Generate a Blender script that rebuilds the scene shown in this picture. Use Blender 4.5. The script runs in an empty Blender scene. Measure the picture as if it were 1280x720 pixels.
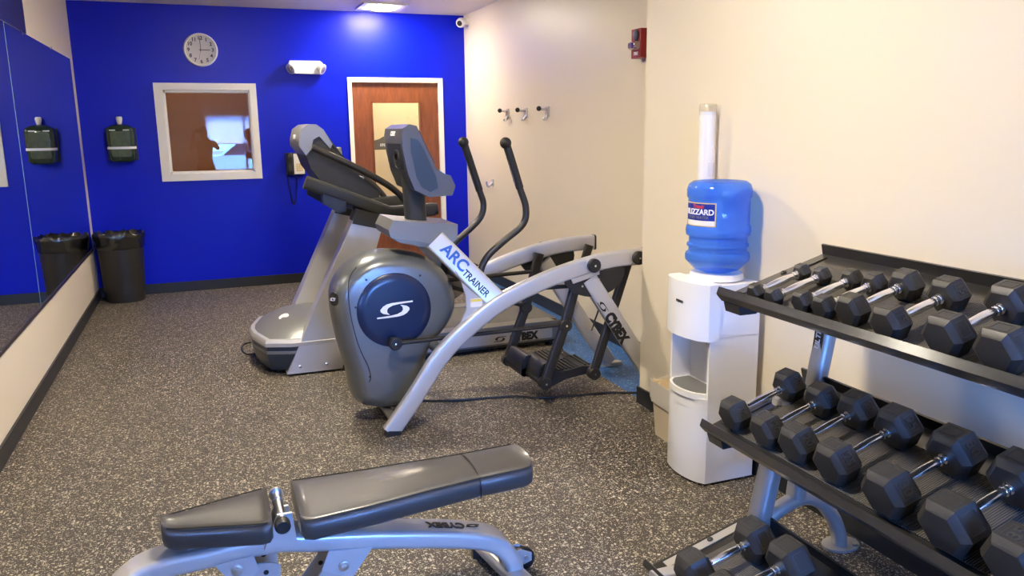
import bpy, bmesh, math, random
from mathutils import Vector, Matrix
random.seed(7)
C = bpy.context.scene.collection
PI = math.pi

# ------------------------------------------------------------------ materials
def mat(name, col, rough=0.5, metal=0.0, bump=0.0, bscale=200.0, coat=0.0, trans=0.0, ior=1.45, spec=0.5, var=0.0, vscale=6.0):
    m = bpy.data.materials.new(name); m.use_nodes = True
    nt = m.node_tree; b = nt.nodes['Principled BSDF']
    b.inputs['Base Color'].default_value = (*col, 1); b.inputs['Roughness'].default_value = rough
    b.inputs['Metallic'].default_value = metal; b.inputs['Coat Weight'].default_value = coat
    b.inputs['Coat Roughness'].default_value = 0.15
    b.inputs['Transmission Weight'].default_value = trans; b.inputs['IOR'].default_value = ior
    b.inputs['Specular IOR Level'].default_value = spec
    tc = nt.nodes.new('ShaderNodeTexCoord')
    if bump:
        n = nt.nodes.new('ShaderNodeTexNoise'); n.inputs['Scale'].default_value = bscale; n.inputs['Detail'].default_value = 3
        bp = nt.nodes.new('ShaderNodeBump'); bp.inputs['Strength'].default_value = bump; bp.inputs['Distance'].default_value = 0.004
        nt.links.new(tc.outputs['Object'], n.inputs['Vector']); nt.links.new(n.outputs['Fac'], bp.inputs['Height'])
        nt.links.new(bp.outputs['Normal'], b.inputs['Normal'])
    if var:
        n2 = nt.nodes.new('ShaderNodeTexNoise'); n2.inputs['Scale'].default_value = vscale; n2.inputs['Detail'].default_value = 4
        mp = nt.nodes.new('ShaderNodeMapRange'); mp.inputs['To Min'].default_value = 1 - var; mp.inputs['To Max'].default_value = 1 + var
        mx = nt.nodes.new('ShaderNodeMix'); mx.data_type = 'RGBA'; mx.blend_type = 'MULTIPLY'; mx.inputs['Factor'].default_value = 1
        mx.inputs['A'].default_value = (*col, 1)
        nt.links.new(tc.outputs['Object'], n2.inputs['Vector']); nt.links.new(n2.outputs['Fac'], mp.inputs['Value'])
        nt.links.new(mp.outputs['Result'], mx.inputs['B']); nt.links.new(mx.outputs['Result'], b.inputs['Base Color'])
    return m

def emis(name, col, s):
    m = bpy.data.materials.new(name); m.use_nodes = True; nt = m.node_tree; b = nt.nodes['Principled BSDF']
    b.inputs['Base Color'].default_value = (*col, 1)
    b.inputs['Emission Color'].default_value = (*col, 1); b.inputs['Emission Strength'].default_value = s
    return m

def rubber(name, base, fleck, frac, base2=None):
    m = bpy.data.materials.new(name); m.use_nodes = True; nt = m.node_tree; N = nt.nodes.new; L = nt.links.new
    b = nt.nodes['Principled BSDF']; b.inputs['Roughness'].default_value = 0.55
    tc = N('ShaderNodeTexCoord')
    wn = N('ShaderNodeTexNoise'); wn.inputs['Scale'].default_value = 90; wn.inputs['Detail'].default_value = 2
    L(tc.outputs['Object'], wn.inputs['Vector'])
    wa = N('ShaderNodeVectorMath'); wa.operation = 'MULTIPLY_ADD'; wa.inputs[1].default_value = (.012, .012, 0)
    L(wn.outputs['Color'], wa.inputs[0]); L(tc.outputs['Object'], wa.inputs[2])
    prev = None
    for sc, fr, th in ((70, frac, .36), (130, frac, .34), (230, frac * 1.2, .42)):
        v = N('ShaderNodeTexVoronoi'); v.inputs['Scale'].default_value = sc; v.voronoi_dimensions = '2D'
        L(wa.outputs['Vector'], v.inputs['Vector'])
        s = N('ShaderNodeSeparateColor'); L(v.outputs['Color'], s.inputs['Color'])
        lt = N('ShaderNodeMath'); lt.operation = 'LESS_THAN'; lt.inputs[1].default_value = fr; L(s.outputs['Red'], lt.inputs[0])
        ld = N('ShaderNodeMath'); ld.operation = 'LESS_THAN'; ld.inputs[1].default_value = th; L(v.outputs['Distance'], ld.inputs[0])
        mu = N('ShaderNodeMath'); mu.operation = 'MULTIPLY'; L(lt.outputs[0], mu.inputs[0]); L(ld.outputs[0], mu.inputs[1])
        br = N('ShaderNodeMapRange'); br.inputs['To Min'].default_value = .35; br.inputs['To Max'].default_value = 1; L(s.outputs['Green'], br.inputs['Value'])
        m2 = N('ShaderNodeMath'); m2.operation = 'MULTIPLY'; L(mu.outputs[0], m2.inputs[0]); L(br.outputs[0], m2.inputs[1])
        if prev is None: prev = m2
        else:
            mxn = N('ShaderNodeMath'); mxn.operation = 'MAXIMUM'; L(prev.outputs[0], mxn.inputs[0]); L(m2.outputs[0], mxn.inputs[1]); prev = mxn
    bn = N('ShaderNodeTexNoise'); bn.inputs['Scale'].default_value = 1.3; bn.inputs['Detail'].default_value = 5; L(tc.outputs['Object'], bn.inputs['Vector'])
    bm_ = N('ShaderNodeMix'); bm_.data_type = 'RGBA'; L(bn.outputs['Fac'], bm_.inputs['Factor'])
    bm_.inputs['A'].default_value = (*base, 1); bm_.inputs['B'].default_value = (*(base2 or base), 1)
    mx = N('ShaderNodeMix'); mx.data_type = 'RGBA'; L(prev.outputs[0], mx.inputs['Factor'])
    L(bm_.outputs['Result'], mx.inputs['A']); mx.inputs['B'].default_value = (*fleck, 1)
    L(mx.outputs['Result'], b.inputs['Base Color'])
    fn = N('ShaderNodeTexNoise'); fn.inputs['Scale'].default_value = 350; L(tc.outputs['Object'], fn.inputs['Vector'])
    bp = N('ShaderNodeBump'); bp.inputs['Strength'].default_value = .35; bp.inputs['Distance'].default_value = .003
    L(fn.outputs['Fac'], bp.inputs['Height']); L(bp.outputs['Normal'], b.inputs['Normal'])
    return m

def wood_mat(name, c1, c2):
    m = bpy.data.materials.new(name); m.use_nodes = True; nt = m.node_tree; N = nt.nodes.new; L = nt.links.new
    b = nt.nodes['Principled BSDF']; b.inputs['Roughness'].default_value = .38
    tc = N('ShaderNodeTexCoord'); mp = N('ShaderNodeMapping'); mp.inputs['Scale'].default_value = (14, 14, 2.2); L(tc.outputs['Object'], mp.inputs['Vector'])
    n = N('ShaderNodeTexNoise'); n.inputs['Scale'].default_value = 2.4; n.inputs['Detail'].default_value = 7; n.inputs['Distortion'].default_value = .8; L(mp.outputs['Vector'], n.inputs['Vector'])
    r = N('ShaderNodeValToRGB'); r.color_ramp.elements[0].position = .3; r.color_ramp.elements[1].position = .72
    r.color_ramp.elements[0].color = (*c1, 1); r.color_ramp.elements[1].color = (*c2, 1)
    L(n.outputs['Fac'], r.inputs['Fac']); L(r.outputs['Color'], b.inputs['Base Color'])
    return m

def ribbed(name, col, axis, scale):
    m = mat(name, col, .6); nt = m.node_tree; N = nt.nodes.new; L = nt.links.new; b = nt.nodes['Principled BSDF']
    tc = N('ShaderNodeTexCoord'); w = N('ShaderNodeTexWave'); w.bands_direction = axis; w.inputs['Scale'].default_value = scale
    L(tc.outputs['Object'], w.inputs['Vector'])
    bp = N('ShaderNodeBump'); bp.inputs['Strength'].default_value = .9; bp.inputs['Distance'].default_value = .003
    L(w.outputs['Fac'], bp.inputs['Height']); L(bp.outputs['Normal'], b.inputs['Normal'])
    r = N('ShaderNodeMix'); r.data_type = 'RGBA'; L(w.outputs['Fac'], r.inputs['Factor'])
    r.inputs['A'].default_value = (*[c * .25 for c in col], 1); r.inputs['B'].default_value = (*col, 1); L(r.outputs['Result'], b.inputs['Base Color'])
    return m

M = {}
M['cream'] = mat('cream_wall_paint', (.83, .74, .575), .40, bump=.08, bscale=260)
M['blue'] = mat('blue_wall_paint', (.0, .0085, .60), .38, bump=.10, bscale=220, spec=.28)
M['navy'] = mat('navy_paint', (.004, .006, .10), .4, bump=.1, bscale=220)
M['ceil'] = mat('ceiling_paint', (.80, .76, .68), .7, bump=.25, bscale=140)
M['floor'] = rubber('speckled_rubber', (.042, .034, .025), (.66, .58, .45), .17, (.062, .051, .038))
M['bluefloor'] = rubber('blue_rubber', (.010, .075, .27), (.18, .36, .62), .15, (.016, .10, .32))
M['base'] = mat('vinyl_base', (.016, .018, .022), .4)
M['trim'] = mat('white_trim', (.86, .84, .78), .35)
M['mirror'] = mat('mirror_silver', (.86, .90, .93), .0, metal=1)
M['mirror_edge'] = mat('mirror_edge', (.25, .45, .60), .2)
M['channel'] = mat('mirror_channel', (.06, .05, .05), .35, metal=.6)
M['door'] = wood_mat('cherry_door', (.15, .042, .014), (.24, .072, .024))
M['chrome'] = mat('chrome', (.90, .90, .92), .18, metal=1)
M['steel'] = mat('brushed_steel', (.62, .61, .58), .3, metal=1)
def thin_glass(name, r0, tint=(1, 1, 1)):
    m = bpy.data.materials.new(name); m.use_nodes = True; nt = m.node_tree; nt.nodes.remove(nt.nodes['Principled BSDF'])
    tr = nt.nodes.new('ShaderNodeBsdfTransparent'); tr.inputs['Color'].default_value = (*tint, 1)
    gl = nt.nodes.new('ShaderNodeBsdfGlossy'); gl.inputs['Roughness'].default_value = 0
    lw = nt.nodes.new('ShaderNodeLayerWeight'); pw = nt.nodes.new('ShaderNodeMath'); pw.operation = 'POWER'; pw.inputs[1].default_value = 5
    ma = nt.nodes.new('ShaderNodeMath'); ma.operation = 'MULTIPLY_ADD'; ma.inputs[1].default_value = 1 - r0; ma.inputs[2].default_value = r0
    mx = nt.nodes.new('ShaderNodeMixShader'); L = nt.links.new
    L(lw.outputs['Facing'], pw.inputs[0]); L(pw.outputs[0], ma.inputs[0]); L(ma.outputs[0], mx.inputs[0])
    L(tr.outputs[0], mx.inputs[1]); L(gl.outputs[0], mx.inputs[2]); L(mx.outputs[0], nt.nodes['Material Output'].inputs['Surface']); return m
M['clear'] = thin_glass('clear_plastic', .08, (.97, .97, .97))
M['glass'] = thin_glass('pane_glass', .05)
M['hallbrown'] = mat('brown_room_paint', (.46, .19, .06), .7)
M['hallcream'] = mat('hall_paint', (.80, .74, .50), .7)
M['silver'] = mat('silver_paint', (.56, .55, .535), .34, metal=.4, coat=.3)
M['silver2'] = mat('light_silver_plastic', (.21, .21, .20), .38, metal=.3)
M['grey'] = mat('grey_shroud', (.17, .18, .178), .30, metal=.5, coat=.3)
M['congrey'] = mat('console_grey', (.10, .103, .105), .36, metal=.35, coat=.2)
M['dgrey'] = mat('dark_grey_plastic', (.034, .034, .031), .50, spec=.3)
M['slate'] = mat('slate_plastic', (.030, .045, .066), .3, metal=.25, coat=.2)
M['black'] = mat('black_plastic', (.016, .016, .017), .4)
M['tube'] = mat('dark_tube', (.030, .027, .023), .38, metal=.2)
M['grip'] = mat('foam_grip', (.014, .013, .013), .5, bump=.1, bscale=400)
M['discblue'] = mat('navy_disc', (.007, .017, .062), .30, coat=.3)
M['white'] = mat('white_plastic', (.86, .85, .83), .3)
M['whitegraph'] = mat('white_graphic', (.85, .86, .88), .4)
M['blackgraph'] = mat('black_graphic', (.012, .012, .014), .4)
M['bluegraph'] = mat('blue_graphic', (.02, .10, .42), .35)
M['yellow'] = mat('yellow_sticker', (.80, .62, .10), .5)
M['red'] = mat('red_alarm', (.26, .010, .010), .35)
M['redgraph'] = mat('red_graphic', (.70, .05, .05), .5)
M['leather'] = mat('black_vinyl_upholstery', (.055, .050, .045), .42, bump=.15, bscale=320, coat=.2)
M['seam'] = mat('seam_thread', (.012, .011, .01), .6)
M['bag'] = mat('black_bag', (.012, .013, .012), .20, coat=.6)
M['bin'] = mat('bin_plastic', (.022, .020, .018), .45)
M['beige'] = mat('beige_plastic', (.72, .60, .42), .45)
M['liner'] = mat('frosted_liner', (.82, .76, .66), .35, trans=.35)
M['hex'] = mat('hex_rubber', (.034, .032, .029), .42, bump=.12, bscale=260)
M['hexnum'] = mat('hex_number', (.058, .057, .055), .35)
M['rackblack'] = mat('black_powder_coat', (.020, .019, .018), .30, bump=.06, bscale=300, coat=.5)
M['racksilver'] = mat('rack_silver', (.50, .485, .46), .36, metal=.4)
M['rib'] = ribbed('ribbed_tray_mat', (.15, .138, .12), 'Y', 46)
M['belt'] = mat('treadmill_belt', (.10, .095, .085), .6, bump=.2, bscale=250)
M['green'] = mat('dark_green_plastic', (.020, .060, .035), .12, coat=.6, trans=.35, ior=1.4)
M['olive'] = mat('olive_translucent', (.050, .075, .024), .45, var=.8, vscale=22)
M['tape'] = mat('white_band', (.85, .87, .86), .4)
M['clockface'] = mat('clock_face', (.74, .70, .66), .5)
M['paper'] = mat('label_white', (.85, .82, .76), .5)
M['gold'] = mat('label_gold', (.70, .50, .20), .5)
M['labelblue'] = mat('label_blue', (.012, .03, .30), .4)
M['lamp'] = emis('lamp_glow', (1, .88, .70), 105)
M['lamp_soft'] = emis('lamp_glow_soft', (1, .86, .64), 72)
M['lens'] = thin_glass('lens_plastic', .38, (.80, .80, .80))
M['sign'] = mat('sign_brown', (.10, .085, .06), .4)
M['asphalt'] = mat('asphalt', (.20, .20, .21), .9)
M['car'] = mat('car_paint', (.55, .58, .62), .25, metal=.3, coat=.6)
M['carglass'] = mat('car_glass', (.03, .035, .04), .08)
M['tyre'] = mat('tyre_rubber', (.02, .02, .02), .8)
M['skin'] = mat('skin', (.50, .28, .19), .5)
M['shirt'] = mat('tan_shirt', (.45, .36, .26), .8, bump=.3, bscale=120)
M['trouser'] = mat('dark_trousers', (.03, .03, .035), .8)
M['hair'] = mat('brown_hair', (.05, .028, .018), .55)
m = mat('blue_bottle', (.07, .26, 1.0), .05, spec=.8, coat=.8); nt = m.node_tree
tr = nt.nodes.new('ShaderNodeBsdfTransparent'); tr.inputs['Color'].default_value = (.34, .58, 1, 1); mx = nt.nodes.new('ShaderNodeMixShader'); mx.inputs[0].default_value = .66
nt.links.new(nt.nodes['Principled BSDF'].outputs[0], mx.inputs[1]); nt.links.new(tr.outputs[0], mx.inputs[2]); nt.links.new(mx.outputs[0], nt.nodes['Material Output'].inputs['Surface']); M['bottle'] = m
m = bpy.data.materials.new('blind_fabric'); m.use_nodes = True; nt = m.node_tree; nt.nodes.remove(nt.nodes['Principled BSDF'])
tb = nt.nodes.new('ShaderNodeBsdfTranslucent'); tb.inputs['Color'].default_value = (.95, .93, .93, 1)
df = nt.nodes.new('ShaderNodeBsdfDiffuse'); df.inputs['Color'].default_value = (.85, .85, .85, 1)
mx = nt.nodes.new('ShaderNodeMixShader'); mx.inputs[0].default_value = .75
nt.links.new(df.outputs[0], mx.inputs[1]); nt.links.new(tb.outputs[0], mx.inputs[2])
nt.links.new(mx.outputs[0], nt.nodes['Material Output'].inputs['Surface']); M['blind'] = m

# ------------------------------------------------------------------ helpers
BASE = {}
def obj(name, bm, m, parent=None, bevel=0, seg=2, bang=35, smooth=40, loc=None):
    """links the bmesh as one mesh object; vertices are given in world coordinates"""
    if bevel:
        es = [e for e in bm.edges if len(e.link_faces) == 2 and e.calc_face_angle(0) > math.radians(bang)]
        if es: bmesh.ops.bevel(bm, geom=es, offset=bevel, segments=seg, affect='EDGES', profile=.5, clamp_overlap=True)
    bmesh.ops.recalc_face_normals(bm, faces=bm.faces)
    p = Vector(loc) if loc is not None else Vector((0, 0, 0))
    off = BASE.get(parent.name, Vector((0, 0, 0))) if parent else p
    bmesh.ops.translate(bm, verts=bm.verts, vec=-off)
    me = bpy.data.meshes.new(name); bm.to_mesh(me); bm.free()
    me.materials.append(M[m] if isinstance(m, str) else m)
    if smooth:
        me.polygons.foreach_set('use_smooth', [True] * len(me.polygons)); me.set_sharp_from_angle(angle=math.radians(smooth))
    o = bpy.data.objects.new(name, me); C.objects.link(o)
    if parent: o.parent = parent; BASE[o.name] = off
    else: o.location = p; BASE[o.name] = p
    return o
def tag(o, label, cat, group=None):
    o['label'] = label; o['category'] = cat
    if group: o['group'] = group
    return o
def thing(name, loc, label, cat, group=None):
    o = bpy.data.objects.new(name, None); C.objects.link(o); o.location = loc; o.empty_display_size = .1
    BASE[o.name] = Vector(loc); return tag(o, label, cat, group)
def struct(o): o['kind'] = 'structure'; return o
B = bmesh.new
def box(bm, x0, x1, y0, y1, z0, z1):
    v = [bm.verts.new((x, y, z)) for x in (x0, x1) for y in (y0, y1) for z in (z0, z1)]
    for f in ((0, 1, 3, 2), (4, 6, 7, 5), (0, 4, 5, 1), (2, 3, 7, 6), (0, 2, 6, 4), (1, 5, 7, 3)): bm.faces.new([v[i] for i in f])
    return bm
def prism(bm, pts, a, b, plane='xz', f=lambda p: p):
    def P(u, v, w): return {'xz': (u, w, v), 'yz': (w, u, v), 'xy': (u, v, w)}[plane]
    A = [bm.verts.new(f(P(u, v, a))) for u, v in pts]; Bv = [bm.verts.new(f(P(u, v, b))) for u, v in pts]
    n = len(pts); bm.faces.new(A); bm.faces.new(Bv[::-1])
    for i in range(n): bm.faces.new((A[i], Bv[i], Bv[(i + 1) % n], A[(i + 1) % n]))
    return bm
def loft(bm, rings, cap=True, close=False):
    R = [[bm.verts.new(p) for p in r] for r in rings]; n = len(R[0]); k = len(R)
    for i in range(k if close else k - 1):
        a, b = R[i], R[(i + 1) % k]
        for j in range(n): bm.faces.new((a[j], a[(j + 1) % n], b[(j + 1) % n], b[j]))
    if cap and not close: bm.faces.new(R[0][::-1]); bm.faces.new(R[-1])
    return bm
def circ(r, n=16, r2=None): return [(r * math.cos(2 * PI * i / n), (r2 or r) * math.sin(2 * PI * i / n)) for i in range(n)]
def rrect(w, h, r, n=4):
    out = []
    for cx, cy, a0 in ((w / 2 - r, h / 2 - r, 0), (-w / 2 + r, h / 2 - r, 90), (-w / 2 + r, -h / 2 + r, 180), (w / 2 - r, -h / 2 + r, 270)):
        for i in range(n + 1):
            a = math.radians(a0 + 90 * i / n); out.append((cx + r * math.cos(a), cy + r * math.sin(a)))
    return out
def smoothpath(pts, n=6):
    P = [Vector(p) for p in pts]; out = []
    for i in range(len(P) - 1):
        p0, p1, p2, p3 = P[max(i - 1, 0)], P[i], P[i + 1], P[min(i + 2, len(P) - 1)]
        for k in range(n):
            t = k / n
            out.append(.5 * ((2 * p1) + (p2 - p0) * t + (2 * p0 - 5 * p1 + 4 * p2 - p3) * t * t + (3 * p1 - p0 - 3 * p2 + p3) * t ** 3))
    out.append(P[-1]); return out
def sweep(bm, path, sec, ref=(0, 1, 0), scale=None, cap=True, close=False):
    """section (u,v): u along ref (made perpendicular to the path), v across it"""
    P = [Vector(p) for p in path]; rings = []; n = len(P); u = None
    for i, p in enumerate(P):
        if close: t = (P[(i + 1) % n] - P[i - 1]).normalized()
        else: t = (P[min(i + 1, n - 1)] - P[max(i - 1, 0)]).normalized()
        r = Vector(ref) if u is None or ref is not None and abs(Vector(ref).dot(t)) < .9 else u
        u = (r - t * r.dot(t)).normalized(); v = t.cross(u)
        s = scale[i] if scale else 1
        rings.append([p + u * (a * s) + v * (b * s) for a, b in sec])
    return loft(bm, rings, cap, close)
def tube(bm, path, r, n=12, ref=(0, 1, 0), sm=0, close=False):
    return sweep(bm, smoothpath(path, sm) if sm else path, circ(r, n), ref, close=close)
def lathe(bm, prof, c=(0, 0, 0), ax=(0, 0, 1), n=24):
    ax = Vector(ax).normalized(); q = Vector((0, 0, 1)).rotation_difference(ax); c = Vector(c)
    rings = [[c + q @ Vector((max(r, 1e-4) * math.cos(2 * PI * i / n), max(r, 1e-4) * math.sin(2 * PI * i / n), z)) for i in range(n)] for r, z in prof]
    return loft(bm, rings)
def ball(bm, c, r, n=16, sc=(1, 1, 1)):
    c = Vector(c)
    return lathe(bm, [(r * math.sin(PI * i / (n // 2)), -r * math.cos(PI * i / (n // 2))) for i in range(n // 2 + 1)], c, n=n)
def cyl(bm, a, b, r, n=20): return sweep(bm, [a, b], circ(r, n), ref=(0, .3, 1) if abs((Vector(b) - Vector(a)).normalized().y) > .9 else (0, 1, 0))
_txt = {}
def text(name, s, size, at, right, up, m, parent, bold=0.0, shear=0.0, wide=1.0, depth=.0012, align='CENTER', warp=None):
    cu = bpy.data.curves.new('t', 'FONT'); cu.body = s; cu.size = size; cu.align_x = align; cu.align_y = 'CENTER'
    cu.offset = bold; cu.shear = shear; cu.extrude = depth; cu.resolution_u = 3
    to = bpy.data.objects.new('t', cu); C.objects.link(to); dg = bpy.context.evaluated_depsgraph_get()
    me = bpy.data.meshes.new_from_object(to.evaluated_get(dg)); bpy.data.objects.remove(to); bpy.data.curves.remove(cu)
    R = Vector(right).normalized(); U = Vector(up); U = (U - R * U.dot(R)).normalized(); Nn = R.cross(U); A = Vector(at)
    bm = B(); bm.from_mesh(me); bpy.data.meshes.remove(me)
    for v in bm.verts:
        c = v.co.copy()
        v.co = warp(c) if warp else A + R * (c.x * wide) + U * c.y + Nn * c.z
    return obj(name, bm, m, parent, smooth=0)
def swoosh(name, w, at, right, up, m, parent, depth=.0012):
    half = [(.98, .36), (.4, .38), (-.15, .38), (-.42, .34), (-.62, .24), (-.77, .09), (-.76, -.02), (-.63, -.13), (-.30, -.23), (-.42, -.08), (-.42, .06), (-.33, .16), (-.10, .25), (.25, .285), (.98, .29)]
    R = Vector(right).normalized(); U = Vector(up); U = (U - R * U.dot(R)).normalized(); Nn = R.cross(U); A = Vector(at); bm = B()
    for s in (1, -1):
        a = [bm.verts.new(A + R * (x * s * w / 2) + U * (y * s * w / 2) + Nn * depth) for x, y in half]
        b = [bm.verts.new(A + R * (x * s * w / 2) + U * (y * s * w / 2) - Nn * depth) for x, y in half]
        n = len(half); bm.faces.new(a); bm.faces.new(b[::-1])
        for i in range(n): bm.faces.new((a[i], b[i], b[(i + 1) % n], a[(i + 1) % n]))
    return obj(name, bm, m, parent, smooth=0)

# ------------------------------------------------------------------ camera (matched to the photograph)
F, YAW, PITCH, ROLL, H = 993.27, .3675, .1998, -.0123, 1.5625
cy, sy, cp, sp = math.cos(YAW), math.sin(YAW), math.cos(PITCH), math.sin(PITCH)
fwd = Vector((sy * cp, cy * cp, -sp)); rt = Vector((cy, -sy, 0)); up = rt.cross(fwd)
r2 = rt * math.cos(ROLL) + up * math.sin(ROLL); u2 = -rt * math.sin(ROLL) + up * math.cos(ROLL)
cam = bpy.data.cameras.new('camera'); co = bpy.data.objects.new('camera', cam); C.objects.link(co)
mw = Matrix((r2, u2, -fwd)).transposed().to_4x4(); mw.translation = (0, 0, H); co.matrix_world = mw
cam.sensor_width = 36; cam.lens = F / 1280 * 36; cam.clip_start = .03; cam.clip_end = 200
bpy.context.scene.camera = co

# ------------------------------------------------------------------ room shell
D, XL, XR, XN, YN, HC, YF = 8.411, -1.008, 2.726, 2.239, 3.80, 2.725, -1.5
BK = D + .14
struct(obj('floor', box(B(), XL - .2, 2.27, YF - .2, BK, -.1, 0), 'floor', smooth=0))
struct(obj('floor_strip', box(B(), 2.27, XR + .1, YN - .3, BK, -.1, 0), 'bluefloor', smooth=0))
struct(obj('ceiling', box(B(), XL - .2, 4.2, YF - .2, 12.2, HC, HC + .1), 'ceil', smooth=0))
wl0, wl1, wb0, wb1 = -.281, .506, 1.155, 1.952       # interior window opening
dl0, dl1, dz = 1.500, 2.424, 2.036                   # door opening
bm = B()
for a in ((XL - .2, wl0, 0, HC), (wl0, wl1, 0, wb0), (wl0, wl1, wb1, HC), (wl1, dl0, 0, HC), (dl0, dl1, dz, HC), (dl1, XR + .1, 0, HC)):
    box(bm, a[0], a[1], D, BK, a[2], a[3])
struct(obj('wall_back', bm, 'blue', smooth=0))
struct(obj('wall_left', box(B(), XL - .2, XL, YF - .2, D, 0, HC), 'cream', smooth=0))
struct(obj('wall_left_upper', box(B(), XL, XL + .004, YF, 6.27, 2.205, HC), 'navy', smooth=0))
struct(obj('wall_right', box(B(), XR, XR + .1, YN - .1, D, 0, HC), 'cream', smooth=0))
struct(obj('wall_right_near', box(B(), XN, XR + .1, YF - .2, YN, 0, HC), 'cream', bevel=.006, smooth=30))
fx0, fx1, fz0, fz1 = .15, 1.75, .70, 1.90
bm = B()
for a in ((XL - .2, fx0, 0, HC), (fx0, fx1, 0, fz0), (fx0, fx1, fz1, HC), (fx1, XN + .1, 0, HC)): box(bm, a[0], a[1], YF - .15, YF, a[2], a[3])
struct(obj('wall_front', bm, 'cream', smooth=0))
def base(name, x0, x1, y0, y1):
    struct(obj(name, box(B(), x0, x1, y0, y1, 0, .097), 'base', bevel=.003, seg=1, smooth=0))
base('baseboard_left', XL, XL + .012, YF, D); base('baseboard_right', XR - .012, XR, YN, D - .012)
base('baseboard_near', XN - .012, XN, YF, YN + .012); base('baseboard_back', XL + .012, 1.461, D - .012, D)
base('baseboard_corner', 2.469, XR - .012, D - .012, D)

# interior window: white casing, recessed stop, glass
w = bpy.data.objects.new('window_1', None); C.objects.link(w); w.location = (.1, D, wb0); BASE['window_1'] = Vector(w.location); struct(w)
bm = B()
ow0, ow1, oz0, oz1 = -.359, .566, 1.088, 2.012
for a in ((ow0, wl0 + .004, oz0, oz1), (wl1 - .004, ow1, oz0, oz1), (wl0, wl1, oz0, wb0 + .004), (wl0, wl1, wb1 - .004, oz1)): box(bm, a[0], a[1], D - .018, D + .01, a[2], a[3])
obj('window_frame', bm, 'trim', w, bevel=.003)
bm = B()
for a in ((wl0, wl0 + .02, wb0, wb1), (wl1 - .02, wl1, wb0, wb1), (wl0, wl1, wb0, wb0 + .02), (wl0, wl1, wb1 - .03, wb1)): box(bm, a[0], a[1], D + .005, BK, a[2], a[3])
obj('window_stop', bm, 'trim', w, bevel=.002)
obj('window_pane', box(B(), wl0 + .018, wl1 - .018, D + .06, D + .066, wb0 + .018, wb1 - .028), 'glass', w, smooth=0)

# door with glass lite
d = bpy.data.objects.new('door_1', None); C.objects.link(d); d.location = (1.96, D, 0); BASE['door_1'] = Vector(d.location); struct(d)
bm = B()
for a in ((1.461, 1.503, 0, 2.08), (2.419, 2.469, 0, 2.08), (1.503, 2.419, 2.034, 2.08)): box(bm, a[0], a[1], D - .02, BK, a[2], a[3])
obj('door_frame', bm, 'trim', d, bevel=.003)
gx0, gx1, gz0, gz1 = 1.70, 2.228, .80, 1.84
bm = B()
for a in ((1.506, gx0, .01, 2.03), (gx1, 2.416, .01, 2.03), (gx0, gx1, .01, gz0), (gx0, gx1, gz1, 2.03)): box(bm, a[0], a[1], D + .012, D + .056, a[2], a[3])
lf = obj('door_leaf', bm, 'door', d, smooth=0)
bm = B()
for a in ((gx0, gx0 + .014, gz0, gz1), (gx1 - .014, gx1, gz0, gz1), (gx0, gx1, gz0, gz0 + .014), (gx0, gx1, gz1 - .014, gz1)): box(bm, a[0], a[1], D + .002, D + .058, a[2], a[3])
obj('glazing_bead', bm, 'door', lf, bevel=.003)
obj('door_glass', box(B(), gx0 + .01, gx1 - .01, D + .03, D + .036, gz0 + .01, gz1 - .01), 'glass', d, smooth=0)
for z in (1.72, 1.0, .28): obj('hinge', cyl(B(), (2.42, D - .004, z), (2.42, D - .004, z + .11), .008, 10), 'steel', d)
bm = B(); cyl(bm, (1.565, D + .012, .98), (1.565, D - .05, .98), .012); cyl(bm, (1.565, D - .045, .98), (1.68, D - .045, .98), .009); lathe(bm, [(.032, 0), (.032, .008), (.02, .012)], (1.565, D + .012, .98), (0, -1, 0))
obj('door_handle', bm, 'steel', d)

# rooms beyond the glass
struct(obj('wall_beyond_window', box(B(), XL - .2, 1.2, 10.4, 10.5, 0, HC), 'hallbrown', smooth=0))
struct(obj('wall_beyond_side', box(B(), XL - .3, XL - .2, BK, 10.4, 0, HC), 'hallbrown', smooth=0))
struct(obj('wall_beyond_partition', box(B(), 1.1, 1.2, BK, 10.4, 0, HC), 'hallbrown', smooth=0))
struct(obj('wall_beyond_door', box(B(), 1.2, 4.2, 10.0, 10.1, 0, HC), 'hallcream', smooth=0))
struct(obj('wall_beyond_skyblock', box(B(), XR + .1, 4.2, BK - .1, BK, 0, HC), 'hallcream', smooth=0))  # unseen wall added to keep sky light out of the hall
struct(obj('wall_beyond_end', box(B(), 4.1, 4.2, BK, 10.0, 0, HC), 'hallcream', smooth=0))
struct(obj('floor_beyond', box(B(), XL - .3, 4.2, BK, 10.5, -.1, 0), 'hallbrown', smooth=0))
sg = thing('door_sign', (1.85, D + .026, 1.34), 'small dark sign plate on the door glass above the treadmill', 'sign')
sb = B(); prism(sb, [(1.712, 1.345), (2.0, 1.345), (2.0, 1.44), (1.95, 1.455), (1.90, 1.478), (1.855, 1.488), (1.81, 1.478), (1.77, 1.455), (1.712, 1.44)], D + .022, D + .029)
sp_ = obj('plate', sb, 'sign', sg, bevel=.002)
text('lettering', 'STORAGE', .036, (1.856, D + .021, 1.392), (1, 0, 0), (0, 0, 1), 'whitegraph', sg, bold=.001)

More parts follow.
